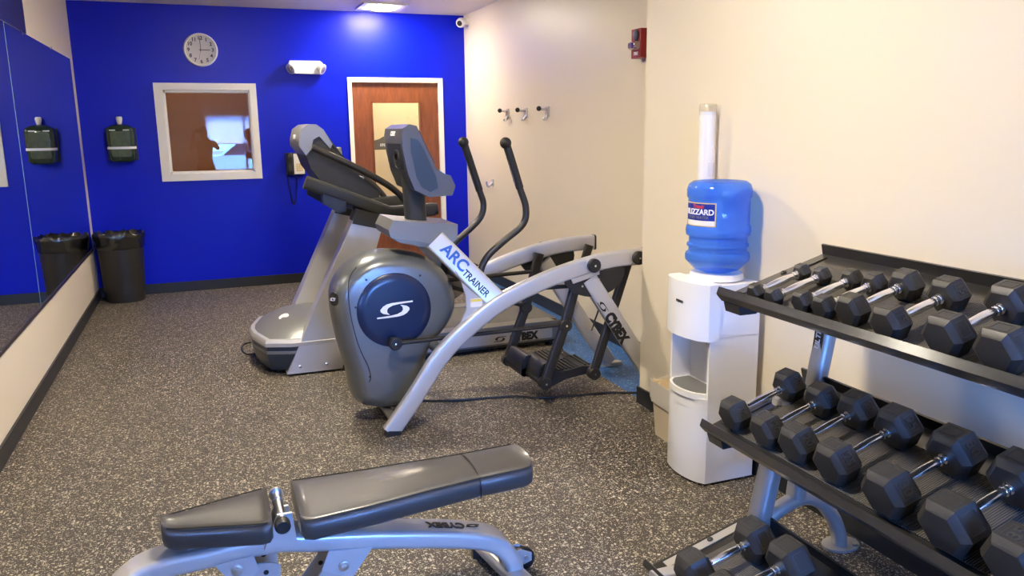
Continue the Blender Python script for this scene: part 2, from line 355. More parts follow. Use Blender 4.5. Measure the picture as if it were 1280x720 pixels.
# window behind the photographer, half covered by a roller blind
w2 = bpy.data.objects.new('window_2', None); C.objects.link(w2); w2.location = (.95, YF, fz0); BASE['window_2'] = Vector(w2.location); struct(w2)
bm = B()
for a in ((fx0 - .07, fx0, fz0 - .07, fz1 + .07), (fx1, fx1 + .07, fz0 - .07, fz1 + .07), (fx0, fx1, fz0 - .07, fz0), (fx0, fx1, fz1, fz1 + .07)): box(bm, a[0], a[1], YF - .02, YF + .02, a[2], a[3])
obj('window_frame', bm, 'trim', w2, bevel=.003)
bm = B(); mxx = (fx0 + fx1) / 2
for a in ((fx0, fx0 + .04, fz0, fz1), (fx1 - .04, fx1, fz0, fz1), (mxx - .025, mxx + .025, fz0, fz1), (fx0, fx1, fz0, fz0 + .04), (fx0, fx1, fz1 - .04, fz1), (fx0, fx1, 1.27, 1.31)): box(bm, a[0], a[1], YF - .11, YF - .06, a[2], a[3])
obj('sash', bm, 'trim', w2, bevel=.003)
obj('window_pane', box(B(), fx0 + .03, fx1 - .03, YF - .088, YF - .082, fz0 + .03, fz1 - .03), 'glass', w2, smooth=0)
obj('roller_blind', box(B(), fx0 + .01, fx1 - .01, YF - .04, YF - .037, 1.28, fz1), 'blind', w2, smooth=0)
struct(obj('ground', box(B(), -30, 32, -60, YF - .16, -.25, -.2), 'asphalt', smooth=0))

# ------------------------------------------------------------------ mirror on the left wall
mi = thing('wall_mirror', (XL, 5, .5), 'wide frameless mirror along the left wall reflecting the blue wall', 'mirror')
ys = [8.20, 5.567, 2.93, .30]
for a, b in zip(ys[:-1], ys[1:]):
    p = obj('mirror_panel', box(B(), XL + .001, XL + .007, b + .002, a - .002, .505, 2.199), 'mirror', mi, smooth=0)
    obj('polished_edge', box(B(), XL + .0065, XL + .0078, b - .003, b + .004, .505, 2.199), 'mirror_edge', p, smooth=0)
obj('channel', box(B(), XL, XL + .014, .30, 8.20, .488, .507), 'channel', mi, bevel=.002)
for y in (7.2, 6.15, 4.6, 3.6):
    obj('clip', box(B(), XL, XL + .012, y - .02, y + .02, 2.185, 2.212), 'clear', mi, bevel=.003)

# ------------------------------------------------------------------ ceiling lights
def ceiling_light(x, y, label, glow='lamp'):
    t = thing('ceiling_light', (x, y, HC), label, 'ceiling light', 'square ceiling lights')
    bm = B(); s, i = .215, .155
    for a in ((-s, s, -s, -i), (-s, s, i, s), (-s, -i, -i, i), (i, s, -i, i)): box(bm, x + a[0], x + a[1], y + a[2], y + a[3], HC - .016, HC)
    obj('trim_frame', bm, 'trim', t, bevel=.004)
    bm = B(); lathe(bm, [(.15, -.004), (.149, -.014), (.13, -.026), (.09, -.036), (.045, -.041), (.001, -.042)], (x, y, HC), n=28)
    obj('lamp_dish', bm, glow, t)
ceiling_light(1.755, 7.97, 'glowing square ceiling light above the blue wall and door', 'lamp_soft')
ceiling_light(.35, 5.0, 'ceiling light over the open floor beside the mirror')
ceiling_light(.60, 2.3, 'ceiling light over the weight bench')

# ------------------------------------------------------------------ things on the back wall
ck = thing('wall_clock', (.088, D, 2.318), 'round white wall clock showing three o\'clock on the blue wall', 'clock')
cc = (.088, D, 2.318)
bm = B(); lathe(bm, [(.001, 0), (.152, 0), (.155, .012), (.150, .03), (.141, .034), (.136, .028), (.136, .012), (.001, .012)], cc, (0, -1, 0), 40); obj('case', bm, 'white', ck)
bm = B(); lathe(bm, [(.001, .0), (.137, .0), (.137, .014), (.001, .014)], (cc[0], D, cc[2]), (0, -1, 0), 40); fc = obj('dial', bm, 'clockface', ck)
for h in range(1, 13):
    a = h * PI / 6
    text('numeral', str(h), .046, (cc[0] + .108 * math.sin(a), D - .0155, cc[2] + .108 * math.cos(a)), (1, 0, 0), (0, 0, 1), 'blackgraph', fc, bold=.0012)
def hand(ang, ln, wd, y, nm):
    a = math.radians(ang); u = Vector((math.sin(a), 0, math.cos(a))); s = Vector((u.z, 0, -u.x)); o = Vector((cc[0], y, cc[2])); bm = B()
    rr = [[o + u * t + s * k * wd + Vector((0, dy, 0)) for k, dy in ((-1, 0), (1, 0), (1, -.001), (-1, -.001))] for t in (-.015, ln)]
    loft(bm, rr); obj(nm, bm, 'blackgraph', ck, smooth=0)
hand(90, .085, .003, D - .017, 'hour_hand'); hand(-1, .115, .0025, D - .0185, 'minute_hand'); hand(193, .09, .0009, D - .0197, 'second_hand')

em = thing('emergency_light', (1.055, D, 2.10), 'white twin-head emergency light high on the blue wall', 'emergency light')
bm = B(); prism(bm, [(.905, 2.11), (1.20, 2.105), (1.235, 2.16), (1.215, 2.215), (1.19, 2.232), (.90, 2.232), (.878, 2.18)], D - .065, D + .002); obj('housing', bm, 'white', em, bevel=.012, seg=3)
for x, sx in ((.93, -1), (1.185, 1)):
    ax = Vector((sx * .75, -.6, -.45)).normalized(); c = Vector((x, D - .05, 2.168))
    bm = B(); lathe(bm, [(.02, -.02), (.042, 0), (.052, .035), (.052, .045), (.046, .047), (.001, .045)], c, ax, 20); hd = obj('lamp_head', bm, 'white', em)
    bm = B(); lathe(bm, [(.001, .0455), (.044, .0465), (.03, .052), (.001, .054)], c, ax, 20); obj('lens', bm, 'lens', hd)

wd = thing('wipe_dispenser', (-.673, D, 1.28), 'dark green see-through dispenser with a white band high on the blue wall', 'dispenser')
bm = B(); loft(bm, [[(-.673 + x, D - .075 + y, z) for x, y in rrect(w_, d_, .045, 5)] for z, w_, d_ in ((1.285, .17, .11), (1.295, .20, .13), (1.31, .222, .142), (1.40, .235, .146), (1.50, .242, .148), (1.575, .242, .148), (1.60, .225, .14), (1.62, .17, .11), (1.632, .10, .07))])
obj('bottle_body', bm, 'green', wd)
bm = B(); prism(bm, [(-.673 + x, 1.452 + z) for x, z in rrect(.165, .235, .018, 4)], D - .1515, D - .145); obj('front_window', bm, 'olive', wd, bevel=.002)
obj('back_plate', box(B(), -.80, -.545, D - .012, D, 1.30, 1.60), 'black', wd, bevel=.01)
bm = B(); sweep(bm, [(-.673 + x, D - .075 + y, 1.417) for x, y in rrect(.239, .154, .047, 5)], [(.011, .0015), (-.011, .0015), (-.011, -.0015), (.011, -.0015)], ref=(0, 0, 1), close=True); obj('white_band', bm, 'tape', wd)
for x in (-.735, -.62): obj('label_strip', box(B(), x - .026, x + .026, D - .1535, D - .149, 1.574, 1.584), 'tape', wd, smooth=0)
bm = B(); lathe(bm, [(.012, 0), (.02, .012), (.027, .05), (.026, .064), (.018, .072)], (-.673, D - .07, 1.63), n=14); obj('white_clip', bm, 'tape', wd)

ph = thing('wall_telephone', (.87, D, 1.11), 'black wall telephone with white keypad panel left of the treadmill console', 'telephone')
obj('body', box(B(), .80, .975, D - .085, D, 1.115, 1.335), 'black', ph, bevel=.012, seg=3)
fp = obj('front_panel', box(B(), .872, .972, D - .095, D - .08, 1.125, 1.328), 'white', ph, bevel=.004)
bm = B()
for r in range(4):
    for c_ in range(3): box(bm, .895 + c_ * .022, .911 + c_ * .022, D - .099, D - .094, 1.155 + r * .020, 1.169 + r * .020)
obj('keypad', bm, 'gold', fp, smooth=0)
bm = B(); sweep(bm, smoothpath([(.832, D - .10, 1.13), (.832, D - .115, 1.16), (.832, D - .11, 1.23), (.832, D - .115, 1.30), (.832, D - .10, 1.325)]), rrect(.05, .035, .012), ref=(1, 0, 0)); obj('handset', bm, 'black', ph)
bm = B(); pts = []
for i in range(261):
    t = i / 260; x = .805 + .10 * t; z = 1.12 - .30 * math.sin(PI * t); a = i * .75
    pts.append((x + .009 * math.cos(a) , D - .03 + .009 * math.sin(a), z))
tube(bm, pts, .0028, 5, ref=(0, 0, 1)); obj('coiled_cord', bm, 'black', ph)

# waste bin with bag
tb_ = thing('trash_bin', (-.785, 8.2, 0), 'black waste bin with a crumpled bag liner in the corner by the mirror', 'trash bin')
cx, cyy = -.765, 8.195
bm = B(); prof = [(.001, 0), (.150, 0), (.153, .02), (.172, .40), (.184, .60), (.190, .605), (.186, .612), (.176, .60), (.16, .10), (.001, .06)]
def binring(r, z, n=40, sx=1.12, amp=0):
    return [(cx + r * sx * math.cos(2 * PI * i / n) * (1 + amp * math.sin(i * 2.7 + z * 40)), cyy + r * math.sin(2 * PI * i / n) * (1 + amp * math.cos(i * 1.9 + z * 31)), z) for i in range(n)]
loft(bm, [binring(r, z) for r, z in prof]); obj('bin_body', bm, 'bin', tb_)
bm = B(); R2 = random.Random(3)
rings = []
for r, z, am in ((.178, .50, .004), (.186, .515, .01), (.187, .545, .02), (.19, .575, .02), (.197, .605, .03), (.200, .628, .03), (.190, .645, .03), (.172, .635, .04), (.16, .60, .04), (.15, .54, .05), (.12, .44, .06), (.05, .38, .05)):
    n = 56; rings.append([(cx + 1.12 * r * math.cos(2 * PI * i / n) * (1 + R2.uniform(-am, am)), cyy + r * math.sin(2 * PI * i / n) * (1 + R2.uniform(-am, am)), z + R2.uniform(-am, am) * .5) for i in range(n)])
loft(bm, rings, cap=False); obj('bag_liner', bm, 'bag', tb_, smooth=60)

# ------------------------------------------------------------------ right wall
sc_ = thing('security_camera', (2.69, 8.29, 2.63), 'small white ball security camera in the top corner of the room', 'camera')
bm = B(); lathe(bm, [(.001, 0), (.042, 0), (.042, .02), (.03, .035), (.02, .05)], (XR, 8.27, 2.645), (-1, 0, 0)); obj('mount', bm, 'white', sc_)
ax = Vector((-.62, -.70, -.28)).normalized(); c = Vector((2.655, 8.27, 2.638))
bm = B(); lathe(bm, [(.001, -.05), (.03, -.045), (.046, -.02), (.05, .01), (.045, .04), (.04, .05), (.001, .05)], c, ax); obj('camera_ball', bm, 'white', sc_)
bm = B(); lathe(bm, [(.001, .045), (.028, .05), (.026, .056), (.001, .058)], c, ax); obj('lens', bm, 'black', sc_)
def hook(y, z, label, plate):
    t = thing('coat_hook', (XR, y, z), label, 'coat hook', 'chrome coat hooks')
    obj('plate', box(B(), XR - .012, XR, y - .03, y + .03, z - .028, z + .05), 'steel', t, bevel=.004)
    bm = B(); tube(bm, [(XR - .01, y, z + .03), (XR - .05, y, z + .028), (XR - .075, y, z + .034)], .010, 10, sm=4); obj('upper_peg', bm, 'steel', t)
    bm = B(); ball(bm, (XR - .082, y, z + .035), .021, 12); obj('knob', bm, 'black', t)
    bm = B(); tube(bm, [(XR - .01, y, z - .01), (XR - .016, y, z - .035), (XR - .03, y, z - .052), (XR - .045, y, z - .045)], .011, 10, sm=4); obj('lower_hook', bm, 'steel', t)
hook(7.13, 1.68, 'chrome coat hook on the cream wall, nearest the blue wall', 0)
hook(6.68, 1.675, 'chrome coat hook in the middle of the row of three on the cream wall', 0)
hook(6.20, 1.675, 'chrome coat hook on the cream wall, nearest the fire alarm', 0)
sh = thing('robe_hook', (XR, 7.58, 1.0), 'tiny lone metal hook lower on the cream wall behind the trainer handles', 'hook')
obj('plate', box(B(), XR - .008, XR, 7.55, 7.61, .985, 1.05), 'steel', sh, bevel=.004)
bm = B(); tube(bm, [(XR - .005, 7.58, 1.02), (XR - .04, 7.58, .985), (XR - .06, 7.58, .99), (XR - .065, 7.58, 1.03)], .011, 8, sm=4); obj('peg', bm, 'steel', sh)

fa = thing('fire_alarm', (XR, 4.63, 2.0), 'red fire alarm horn strobe high on the cream wall by the corner', 'fire alarm')
obj('housing', box(B(), XR - .075, XR + .002, 4.57, 4.69, 1.985, 2.165), 'red', fa, bevel=.012, seg=3)
bm = B(); lathe(bm, [(.001, 0), (.035, 0), (.035, .004), (.03, .006), (.001, .003)], (XR - .0745, 4.63, 2.125), (-1, 0, 0)); obj('horn_grille', bm, 'black', fa)
bm = B(); loft(bm, [[(XR - x, 4.63 + u, 2.062 + v) for u, v in rrect(w_, h_, .012)] for x, w_, h_ in ((.072, .10, .055), (.10, .095, .05), (.115, .07, .035))]); obj('strobe_lens', bm, 'lens', fa)
text('lettering', 'FIRE', .03, (XR - .0762, 4.63, 2.012), (0, -1, 0), (0, 0, 1), 'whitegraph', fa)

cd = thing('cup_dispenser', (2.19, 3.15, 1.28), 'tall white cup dispenser tube on the wall above the water cooler', 'cup dispenser')
bm = B(); lathe(bm, [(.030, 0), (.038, .004), (.038, .35), (.036, .352), (.034, .35), (.034, .01), (.001, .006)], (2.185, 3.15, 1.27), n=28); obj('tube', bm, 'white', cd)
bm = B(); lathe(bm, [(.039, 0), (.0395, .045), (.036, .05), (.001, .051)], (2.185, 3.15, 1.605), n=28); obj('lid', bm, 'clear', cd)
obj('wall_bracket', box(B(), 2.21, XN + .002, 3.12, 3.18, 1.60, 1.65), 'clear', cd, bevel=.006)
obj('release_lever', box(B(), 2.17, 2.20, 3.098, 3.114, 1.33, 1.39), 'clear', cd, bevel=.005)

# ------------------------------------------------------------------ water cooler, bottle, basket
wc = thing('water_cooler', (2.05, 2.88, 0), 'white bottled water cooler standing against the cream wall', 'water cooler')
def plan(x0, x1, y0, y1, bulge, r=.03, n=10):
    """rounded plan: back edge at x1, bowed front at x0"""
    pts = [(x1, y0), (x1, y1)]
    for i in range(n + 1):
        t = i / n; y = y1 + (y0 - y1) * t; pts.append((x0 + bulge - bulge * math.sin(PI * t) ** .6 - 0, y))
    return pts
bm = B(); prism(bm, plan(1.905, 2.20, 2.735, 3.035, .045), .012, .40, 'xy'); body = obj('cabinet', bm, 'white', wc, bevel=.003, seg=2)
bm = B(); prism(bm, plan(1.885, 1.99, 2.727, 3.043, .05), .66, .905, 'xy'); obj('top_housing', bm, 'white', wc, bevel=.022, seg=4)
bm = B(); prism(bm, [(1.949, 2.735), (2.20, 2.735), (2.20, 3.035), (1.949, 3.035), (1.949, 3.022), (2.05, 3.022), (2.05, 2.748), (1.949, 2.748)], .398, .67, 'xy'); obj('alcove', bm, 'white', wc, smooth=0)
bm = B(); box(bm, 1.985, 2.20, 2.735, 3.035, .668, .897); obj('cabinet_back', bm, 'white', wc, bevel=.006)
bm = B(); prism(bm, plan(1.893, 2.05, 2.745, 3.025, .06), .392, .42, 'xy'); dt = obj('drip_tray', bm, 'white', wc, bevel=.006)
bm = B(); prism(bm, [(x + .0, y) for x, y in plan(1.903, 2.03, 2.765, 3.005, .05)], .418, .423, 'xy'); obj('grille', bm, 'silver2', dt)
for y in (2.82, 2.95):
    bm = B(); cyl(bm, (2.0, y, .665), (2.0, y, .615), .014); box(bm, 1.975, 2.02, y - .014, y + .014, .628, .642); obj('tap', bm, 'white', wc, bevel=.003)
bm = B(); prism(bm, plan(1.902, 1.95, 2.76, 3.01, .042), .345, .385, 'xy'); obj('tray_panel', bm, 'white', wc, bevel=.003)
obj('base_plinth', box(B(), 1.96, 2.19, 2.75, 3.02, 0, .02), 'black', wc)
bm = B(); lathe(bm, [(.11, 0), (.118, .003), (.112, .028), (.09, .032), (.06, .02), (.001, .02)], (2.075, 2.885, .900), n=32); obj('bottle_collar', bm, 'white', wc)
text('lettering', 'PRIMO', .018, (1.8835, 2.875, .815), (0, -1, 0), (0, 0, 1), 'dgrey', wc)
wb = thing('water_bottle', (2.075, 2.885, .925), 'large translucent blue water bottle upside down on the water cooler', 'water bottle')
bx, by, bz = 2.075, 2.885, .925
prof = [(.028, 0), (.06, .006), (.095, .018), (.122, .045), (.137, .060), (.139, .076), (.136, .090), (.124, .097), (.124, .116), (.132, .122), (.132, .130), (.124, .136), (.124, .162), (.136, .170), (.139, .19), (.136, .208), (.131, .214), (.131, .325), (.137, .335), (.138, .365), (.130, .388), (.112, .400), (.085, .402), (.06, .392), (.001, .388)]
bm = B(); lathe(bm, prof, (bx, by, bz), n=48); obj('bottle_shell', bm, 'bottle', wb)
def wrap(z0, r, a0):
    return lambda c: Vector((bx + r_(c) * math.cos(a0 + c.x / r), by + r_(c) * math.sin(a0 + c.x / r), bz + z0 + c.y)) if False else Vector((bx + (r + c.z) * math.cos(a0 + c.x / r), by + (r + c.z) * math.sin(a0 + c.x / r), bz + z0 + c.y))
def band(nm, z0, z1, w, r, a0, m, parent):
    bm = B(); n = 16; th = .0008
    rr = []
    for i in range(n + 1):
        a = a0 + (i / n - .5) * w / r; rr.append([(bx + q * math.cos(a), by + q * math.sin(a), bz + z) for q, z in ((r, z0), (r + th, z0), (r + th, z1), (r, z1))])
    loft(bm, rr); return obj(nm, bm, m, parent)
A0 = math.radians(186 + 8)
lb = band('label', .215, .315, .165, .1318, A0, 'gold', wb)
band('label_field', .219, .311, .157, .1326, A0, 'paper', lb); band('label_blue', .240, .311, .157, .1333, A0, 'labelblue', lb)
text('lettering', 'BLIZZARD', .033, (0, 0, 0), (1, 0, 0), (0, 1, 0), 'whitegraph', lb, bold=.0008, warp=wrap(.275, .1345, A0))
text('lettering', 'PURE WATER', .018, (0, 0, 0), (1, 0, 0), (0, 1, 0), 'silver2', lb, warp=wrap(.252, .1345, A0))
text('lettering', 'Tropic', .022, (0, 0, 0), (1, 0, 0), (0, 1, 0), 'redgraph', lb, bold=.0006, shear=.3, warp=wrap(.299, .1345, A0))
wk = thing('waste_basket', (2.135, 3.27, 0), 'small beige waste basket with pale liner behind the water cooler', 'waste basket')
bm = B(); loft(bm, [[(2.135 + x * s, 3.27 + y * s, z) for x, y in rrect(.165, .24, .04)] for z, s in ((0, .80), (.01, .82), (.275, 1.0), (.28, 1.03), (.275, .98), (.02, .78))]); obj('basket', bm, 'beige', wk)
bm = B(); R2 = random.Random(5); rings = []
for z, s, am in ((.19, 1.02, .02), (.21, 1.05, .02), (.235, 1.05, .015), (.27, 1.06, .01), (.288, 1.06, .01), (.29, 1.0, .01), (.25, .95, .02), (.12, .85, .02)):
    rings.append([(2.135 + x * s * (1 + R2.uniform(-am, am)), 3.27 + y * s * (1 + R2.uniform(-am, am)), z + R2.uniform(-am, am)) for x, y in rrect(.170, .245, .04, 6)])
loft(bm, rings, cap=False); obj('liner', bm, 'liner', wk, smooth=60)

# ------------------------------------------------------------------ dumbbell rack
Y0, Y1 = -.42, 2.20
TR = {'top': ((1.593, 1.022), (2.024, 1.144)), 'middle': ((1.545, .559), (1.967, .695)), 'bottom': ((1.33, .075), (1.77, .20))}
rk = thing('dumbbell_rack', (1.85, .9, 0), 'three-shelf dumbbell rack with black trays and silver frame along the right wall', 'dumbbell rack')
TF = {}
for k, (a, b) in TR.items():
    a = Vector((a[0], 0, a[1])); b = Vector((b[0], 0, b[1])); u = (b - a).normalized(); n = Vector((-u.z, 0, u.x)); L = (b - a).length
    o = a - n * .035; TF[k] = (o, u, n, L)
    P = lambda s, h: ((o + u * s + n * h).x, (o + u * s + n * h).z)
    sec = [P(-.012, .020), P(.003, .040), P(.007, .037), P(.012, .0), P(L - .006, 0), P(L - .004, .036), P(L + .004, .036), P(L + .004, -.012), P(L - .01, -.012), P(.002, -.012), P(-.010, .012)]
    bm = B(); prism(bm, sec, Y0, Y1)
    t = obj('shelf_tray', bm, 'rackblack', rk, bevel=.0015, seg=1)
    bm = B(); prism(bm, [P(.05, .0005), P(.05, .006), P(L - .10, .006), P(L - .10, .0005)], Y0 + .05, Y1 - .09); obj('ribbed_mat', bm, 'rib', t, smooth=0)
    bm = B(); prism(bm, [P(.06, .0), P(.06, .004), P(L - .03, .004), P(L - .03, .0)], Y1 - .05, Y1 - .015); obj('end_strip', bm, 'rackblack' if k != 'bottom' else 'racksilver', t, smooth=0)
    for yy in (Y1 - .045, Y0 + .05):
        bm = B(); prism(bm, [P(.0, -.012), P(.0, -.045), P(.06, -.062), P(.10, -.05), P(.12, -.012)], yy - .05, yy + .03); obj('end_bracket', bm, 'rackblack', t, bevel=.008)
    bm = B(); lathe(bm, [(.011, 0), (.011, .004), (.006, .008), (.001, .008)], o + u * (L * .55) + Vector((0, Y1 - .028, 0)) + n * .0035, n, 14); obj('bolt', bm, 'black', t)
for yy in (2.12, -.28):
    bm = B(); sweep(bm, smoothpath([(2.015, yy, 1.085), (1.995, yy, .86), (1.965, yy, .68), (1.925, yy, .40), (1.905, yy, .24)]), rrect(.068, .058, .022), ref=(0, 1, 0)); up_ = obj('upright', bm, 'racksilver', rk)
    bm = B(); sweep(bm, [(1.83, yy, .62), (1.795, yy, .42), (1.755, yy, .225), (1.72, yy, .06)], rrect(.075, .068, .024), ref=(0, 1, 0)); obj('front_post', bm, 'racksilver', rk)
    bm = B(); sweep(bm, smoothpath([(1.755, yy, .15), (1.80, yy, .19), (1.872, yy, .222), (1.943, yy, .232), (2.02, yy, .198), (2.08, yy, .13), (2.115, yy, .06), (2.125, yy, .008)]), rrect(.058, .050, .022), ref=(0, 1, 0)); obj('rear_leg', bm, 'racksilver', rk)
    bm = B(); prism(bm, [(2.13 + x, yy + y) for x, y in circ(.075, 20, .055)], 0, .010, 'xy'); ft = obj('foot_plate', bm, 'racksilver', rk, bevel=.003)
    bm = B(); lathe(bm, [(.010, 0), (.010, .007), (.001, .008)], (2.17, yy - .032, .010)); obj('foot_bolt', bm, 'steel', ft)
    bm = B(); sweep(bm, [(1.66, yy, .04), (1.32, yy, .04)], rrect(.06, .06, .012), ref=(0, 1, 0)); obj('front_foot', bm, 'racksilver', rk)
    pass
bm = B(); box(bm, 1.615, 1.645, -.25, 2.03, .03, .075); obj('cross_bar', bm, 'rackblack', rk, bevel=.006)
# maker's plate on the far upright, reading upwards
pu = Vector((.02, 0, .2)).normalized(); pn = Vector((-pu.z, 0, pu.x))
pc = Vector((1.994, 2.12, .850)) + pn * .0295
bm = B(); rr = [[pc + pu * s + Vector((0, y, 0)) + pn * h for y, h in ((-.021, 0), (.021, 0), (.021, .002), (-.021, .002))] for s in (-.075, .075)]; loft(bm, rr); pl = obj('name_plate', bm, 'blackgraph', rk, smooth=0)
text('lettering', 'ULTRAFIT', .030, pc + pn * .0025, pu, (0, 1, 0), 'whitegraph', pl, bold=.0006, shear=.2)

# ------------------------------------------------------------------ dumbbells
def dumbbell(shelf, y, s0, s1, R, label, num=None, face='side'):
    o, u, n, L = TF[shelf]; c = o + u * ((s0 + s1) / 2) + n * (R + .0065) + Vector((0, y, 0)); half = (s1 - s0) / 2 + R * .70
    t = thing('dumbbell', c, label, 'dumbbell', {'top': 'hex dumbbells on the top shelf', 'middle': 'hex dumbbells on the middle shelf', 'bottom': 'hex dumbbells on the bottom shelf'}[shelf])
    W = Vector((0, 1, 0)); hl = R * .70; Rc = R / math.cos(PI / 6)
    for sg_ in (-1, 1):
        rings = []
        for d_, k in ((-hl, .74), (-hl * .90, .84), (-hl * .62, 1.0), (hl * .62, 1.0), (hl * .90, .84), (hl, .74)):
            rings.append([c + u * (sg_ * half + d_) + (W * math.cos(PI / 3 * i) + n * math.sin(PI / 3 * i)) * (Rc * k) for i in range(6)])
        bm = B(); loft(bm, rings); hd = obj('head', bm, 'hex', t, bevel=.0035, seg=2, bang=20, smooth=25)
        # recessed number panel outline on the facets that face the room
        for ang in ((-30 if False else 30 + 180), 90):
            pass
        fa_ = math.radians(150 + 0); 
        for fd in (-30 + 0, 90):
            a = math.radians(fd); fn = (W * -math.cos(a) if fd != 90 else W * 0) + n * math.sin(a) if fd == 90 else (-W * math.cos(math.radians(30)) + n * math.sin(math.radians(30)))
            ev = W if fd == 90 else (W * math.sin(math.radians(30)) + n * math.cos(math.radians(30)))
            pc = c + u * (sg_ * half) + fn * (R + .0002); hw, hh, th = hl * .42, R * .40, max(.0016, R * .022); bm = B()
            for (a0, a1, b0, b1) in ((-hw, hw, -hh, -hh + th), (-hw, hw, hh - th, hh), (-hw, -hw + th, -hh, hh), (hw - th, hw, -hh, hh)):
                rr = [[pc + u * q + ev * e + fn * z for e, z in ((b0, -.001), (b1, -.001), (b1, .0008), (b0, .0008))] for q in (a0, a1)]; loft(bm, rr)
            fr = obj('number_frame', bm, 'hexnum', hd, smooth=0)
            if num and ((fd == 90) == (face == 'top')): 
                text('number', num, R * .62, pc + fn * .0004, -u if False else (u if fd == 90 else -ev), (ev if fd == 90 else u), 'hexnum', hd, bold=R * .01, depth=.0012)
    hr = max(.0115, R * .19); hs = half - hl
    prof = []
    for q, r in ((-1, 1.25), (-.90, 1.25), (-.88, .85), (-.80, .85), (-.78, 1.15), (-.70, 1.15), (-.68, .9), (-.62, .95), (-.3, 1.12), (0, 1.18), (.3, 1.12), (.62, .95), (.68, .9), (.70, 1.15), (.78, 1.15), (.80, .85), (.88, .85), (.90, 1.25), (1, 1.25)): prof.append((hr * r, q * (hs + .004)))
    bm = B(); lathe(bm, prof, c, u, 18); obj('handle', bm, 'chrome', t, smooth=30)
TOPD = [(2.055, 0.06, 0.21, 0.0272), (1.968, 0.062, 0.214, 0.0281), (1.853, 0.079, 0.225, 0.032), (1.763, 0.08, 0.223, 0.034), (1.667, 0.1, 0.238, 0.0427), (1.52, 0.086, 0.228, 0.0456), (1.351, 0.098, 0.237, 0.0514), (1.205, 0.098, 0.239, 0.0534)]
LT = ['smallest dumbbell, at the far end of the top shelf', 'second dumbbell from the far end of the top shelf, very small', 'third dumbbell from the far end of the top shelf', 'fourth dumbbell from the far end of the top shelf',
      'fifth dumbbell from the far end of the top shelf, first of the bigger heads', 'sixth dumbbell from the far end of the top shelf, numbered on its side', 'seventh dumbbell from the far end of the top shelf, thick heads', 'nearest dumbbell on the top shelf, cut by the right edge']
for (y, a, b, r), l, nn in zip(TOPD, LT, [None, None, None, None, None, '15', None, None]): dumbbell('top', y, a, b, r, l, nn)
MIDD = [(2.108, 0.115, 0.276, 0.051), (1.944, 0.12, 0.273, 0.0519), (1.808, 0.13, 0.288, 0.0559), (1.651, 0.133, 0.285, 0.0588), (1.45, 0.128, 0.274, 0.0637), (1.256, 0.126, 0.267, 0.0676), (1.08, 0.124, 0.268, 0.0686)]
LM = ['black hex dumbbell at the far end of the middle shelf, marked 20', 'second dumbbell from the far end of the middle shelf', 'third dumbbell from the far end of the middle shelf', 'fourth dumbbell from the far end of the middle shelf',
      'fifth dumbbell from the far end of the middle shelf, marked 30', 'sixth dumbbell from the far end of the middle shelf', 'nearest dumbbell on the middle shelf, marked 35 on top']
for (y, a, b, r), l, nn, fc_ in zip(MIDD, LM, ['20', '20', '20', '25', '30', None, '35'], ['side'] * 6 + ['top']): dumbbell('middle', y, a, b, r, l, nn, fc_)
dumbbell('bottom', 1.988, .122, .272, .066, 'black dumbbell at the far end of the bottom shelf')
dumbbell('bottom', 1.826, .130, .280, .069, 'second dumbbell from the far end of the bottom shelf')

# ------------------------------------------------------------------ weight bench
BY = 2.365
bn = thing('weight_bench', (.3, BY, 0), 'adjustable weight bench with black pads and silver frame on the open floor', 'weight bench')
def pad(name, stations, thick, z0, parent, rise=0, nv=10):
    """stations: (x, half width, extra z)"""
    rings = []
    for x, hw, dz in stations:
        r = min(.028, hw * .6); sec = []
        for a in (0, 30, 60, 90): sec.append((hw - r + r * math.sin(math.radians(a)) if False else hw - r + r * math.cos(math.radians(90 - a)) , thick - r + r * math.sin(math.radians(90 - a))))
        top = [(-p[0], p[1]) for p in sec[::-1]] ; ring = []
        r2_ = .012
        pts = [(-(hw - r2_), 0), (-hw, r2_)] + [(-q[0], q[1]) for q in sec[::-1]] + [(-(hw - r) * .5, thick + .004), (0, thick + .006), ((hw - r) * .5, thick + .004)] + sec + [(hw, r2_), (hw - r2_, 0)]
        rings.append([(x, BY + y, z0 + dz + z) for y, z in pts])
    bm = B(); loft(bm, rings); return obj(name, bm, 'leather', parent, smooth=50)
SZ = .375
seat = pad('seat_pad', [(-.195, .030, .018), (-.19, .045, .010), (-.175, .055, .003), (-.15, .063, 0), (0, .105, 0), (.075, .126, 0), (.098, .128, .003), (.108, .118, .012)], .072, SZ, bn)
bs = [(.185, .135, .014), (.195, .150, .004), (.22, .156, 0), (.40, .142, .004), (.55, .128, .010), (.74, .112, .016), (.752, .108, .017), (.764, .112, .017), (.91, .110, .022), (.932, .104, .026), (.945, .085, .034)]
back = pad('back_pad', bs, .072, SZ, bn)
def seamline(pts, parent):
    bm = B(); tube(bm, smoothpath(pts, 4), .0022, 6, ref=(0, 0, 1)); obj('seam', bm, 'seam', parent)
for s in (-1, 1):
    seamline([(x, BY + s * (hw - .008), SZ + dz + .068) for x, hw, dz in bs[1:-1]], back)
    seamline([(-.178, BY + s * .042, SZ + .070), (-.15, BY + s * .055, SZ + .069), (0, BY + s * .097, SZ + .069), (.078, BY + s * .118, SZ + .069), (.095, BY + s * .118, SZ + .07)], seat)
seamline([(.752, BY - .112, SZ + .02), (.752, BY - .110, SZ + .07), (.752, BY - .05, SZ + .096), (.752, BY + .05, SZ + .096), (.752, BY + .110, SZ + .07), (.752, BY + .112, SZ + .02)], back)
bm = B(); prism(bm, [(.23, SZ - .012), (.90, SZ + .008), (.90, SZ + .024), (.23, SZ + .001)], BY - .075, BY + .075); obj('back_plate', bm, 'silver', bn, bevel=.003)
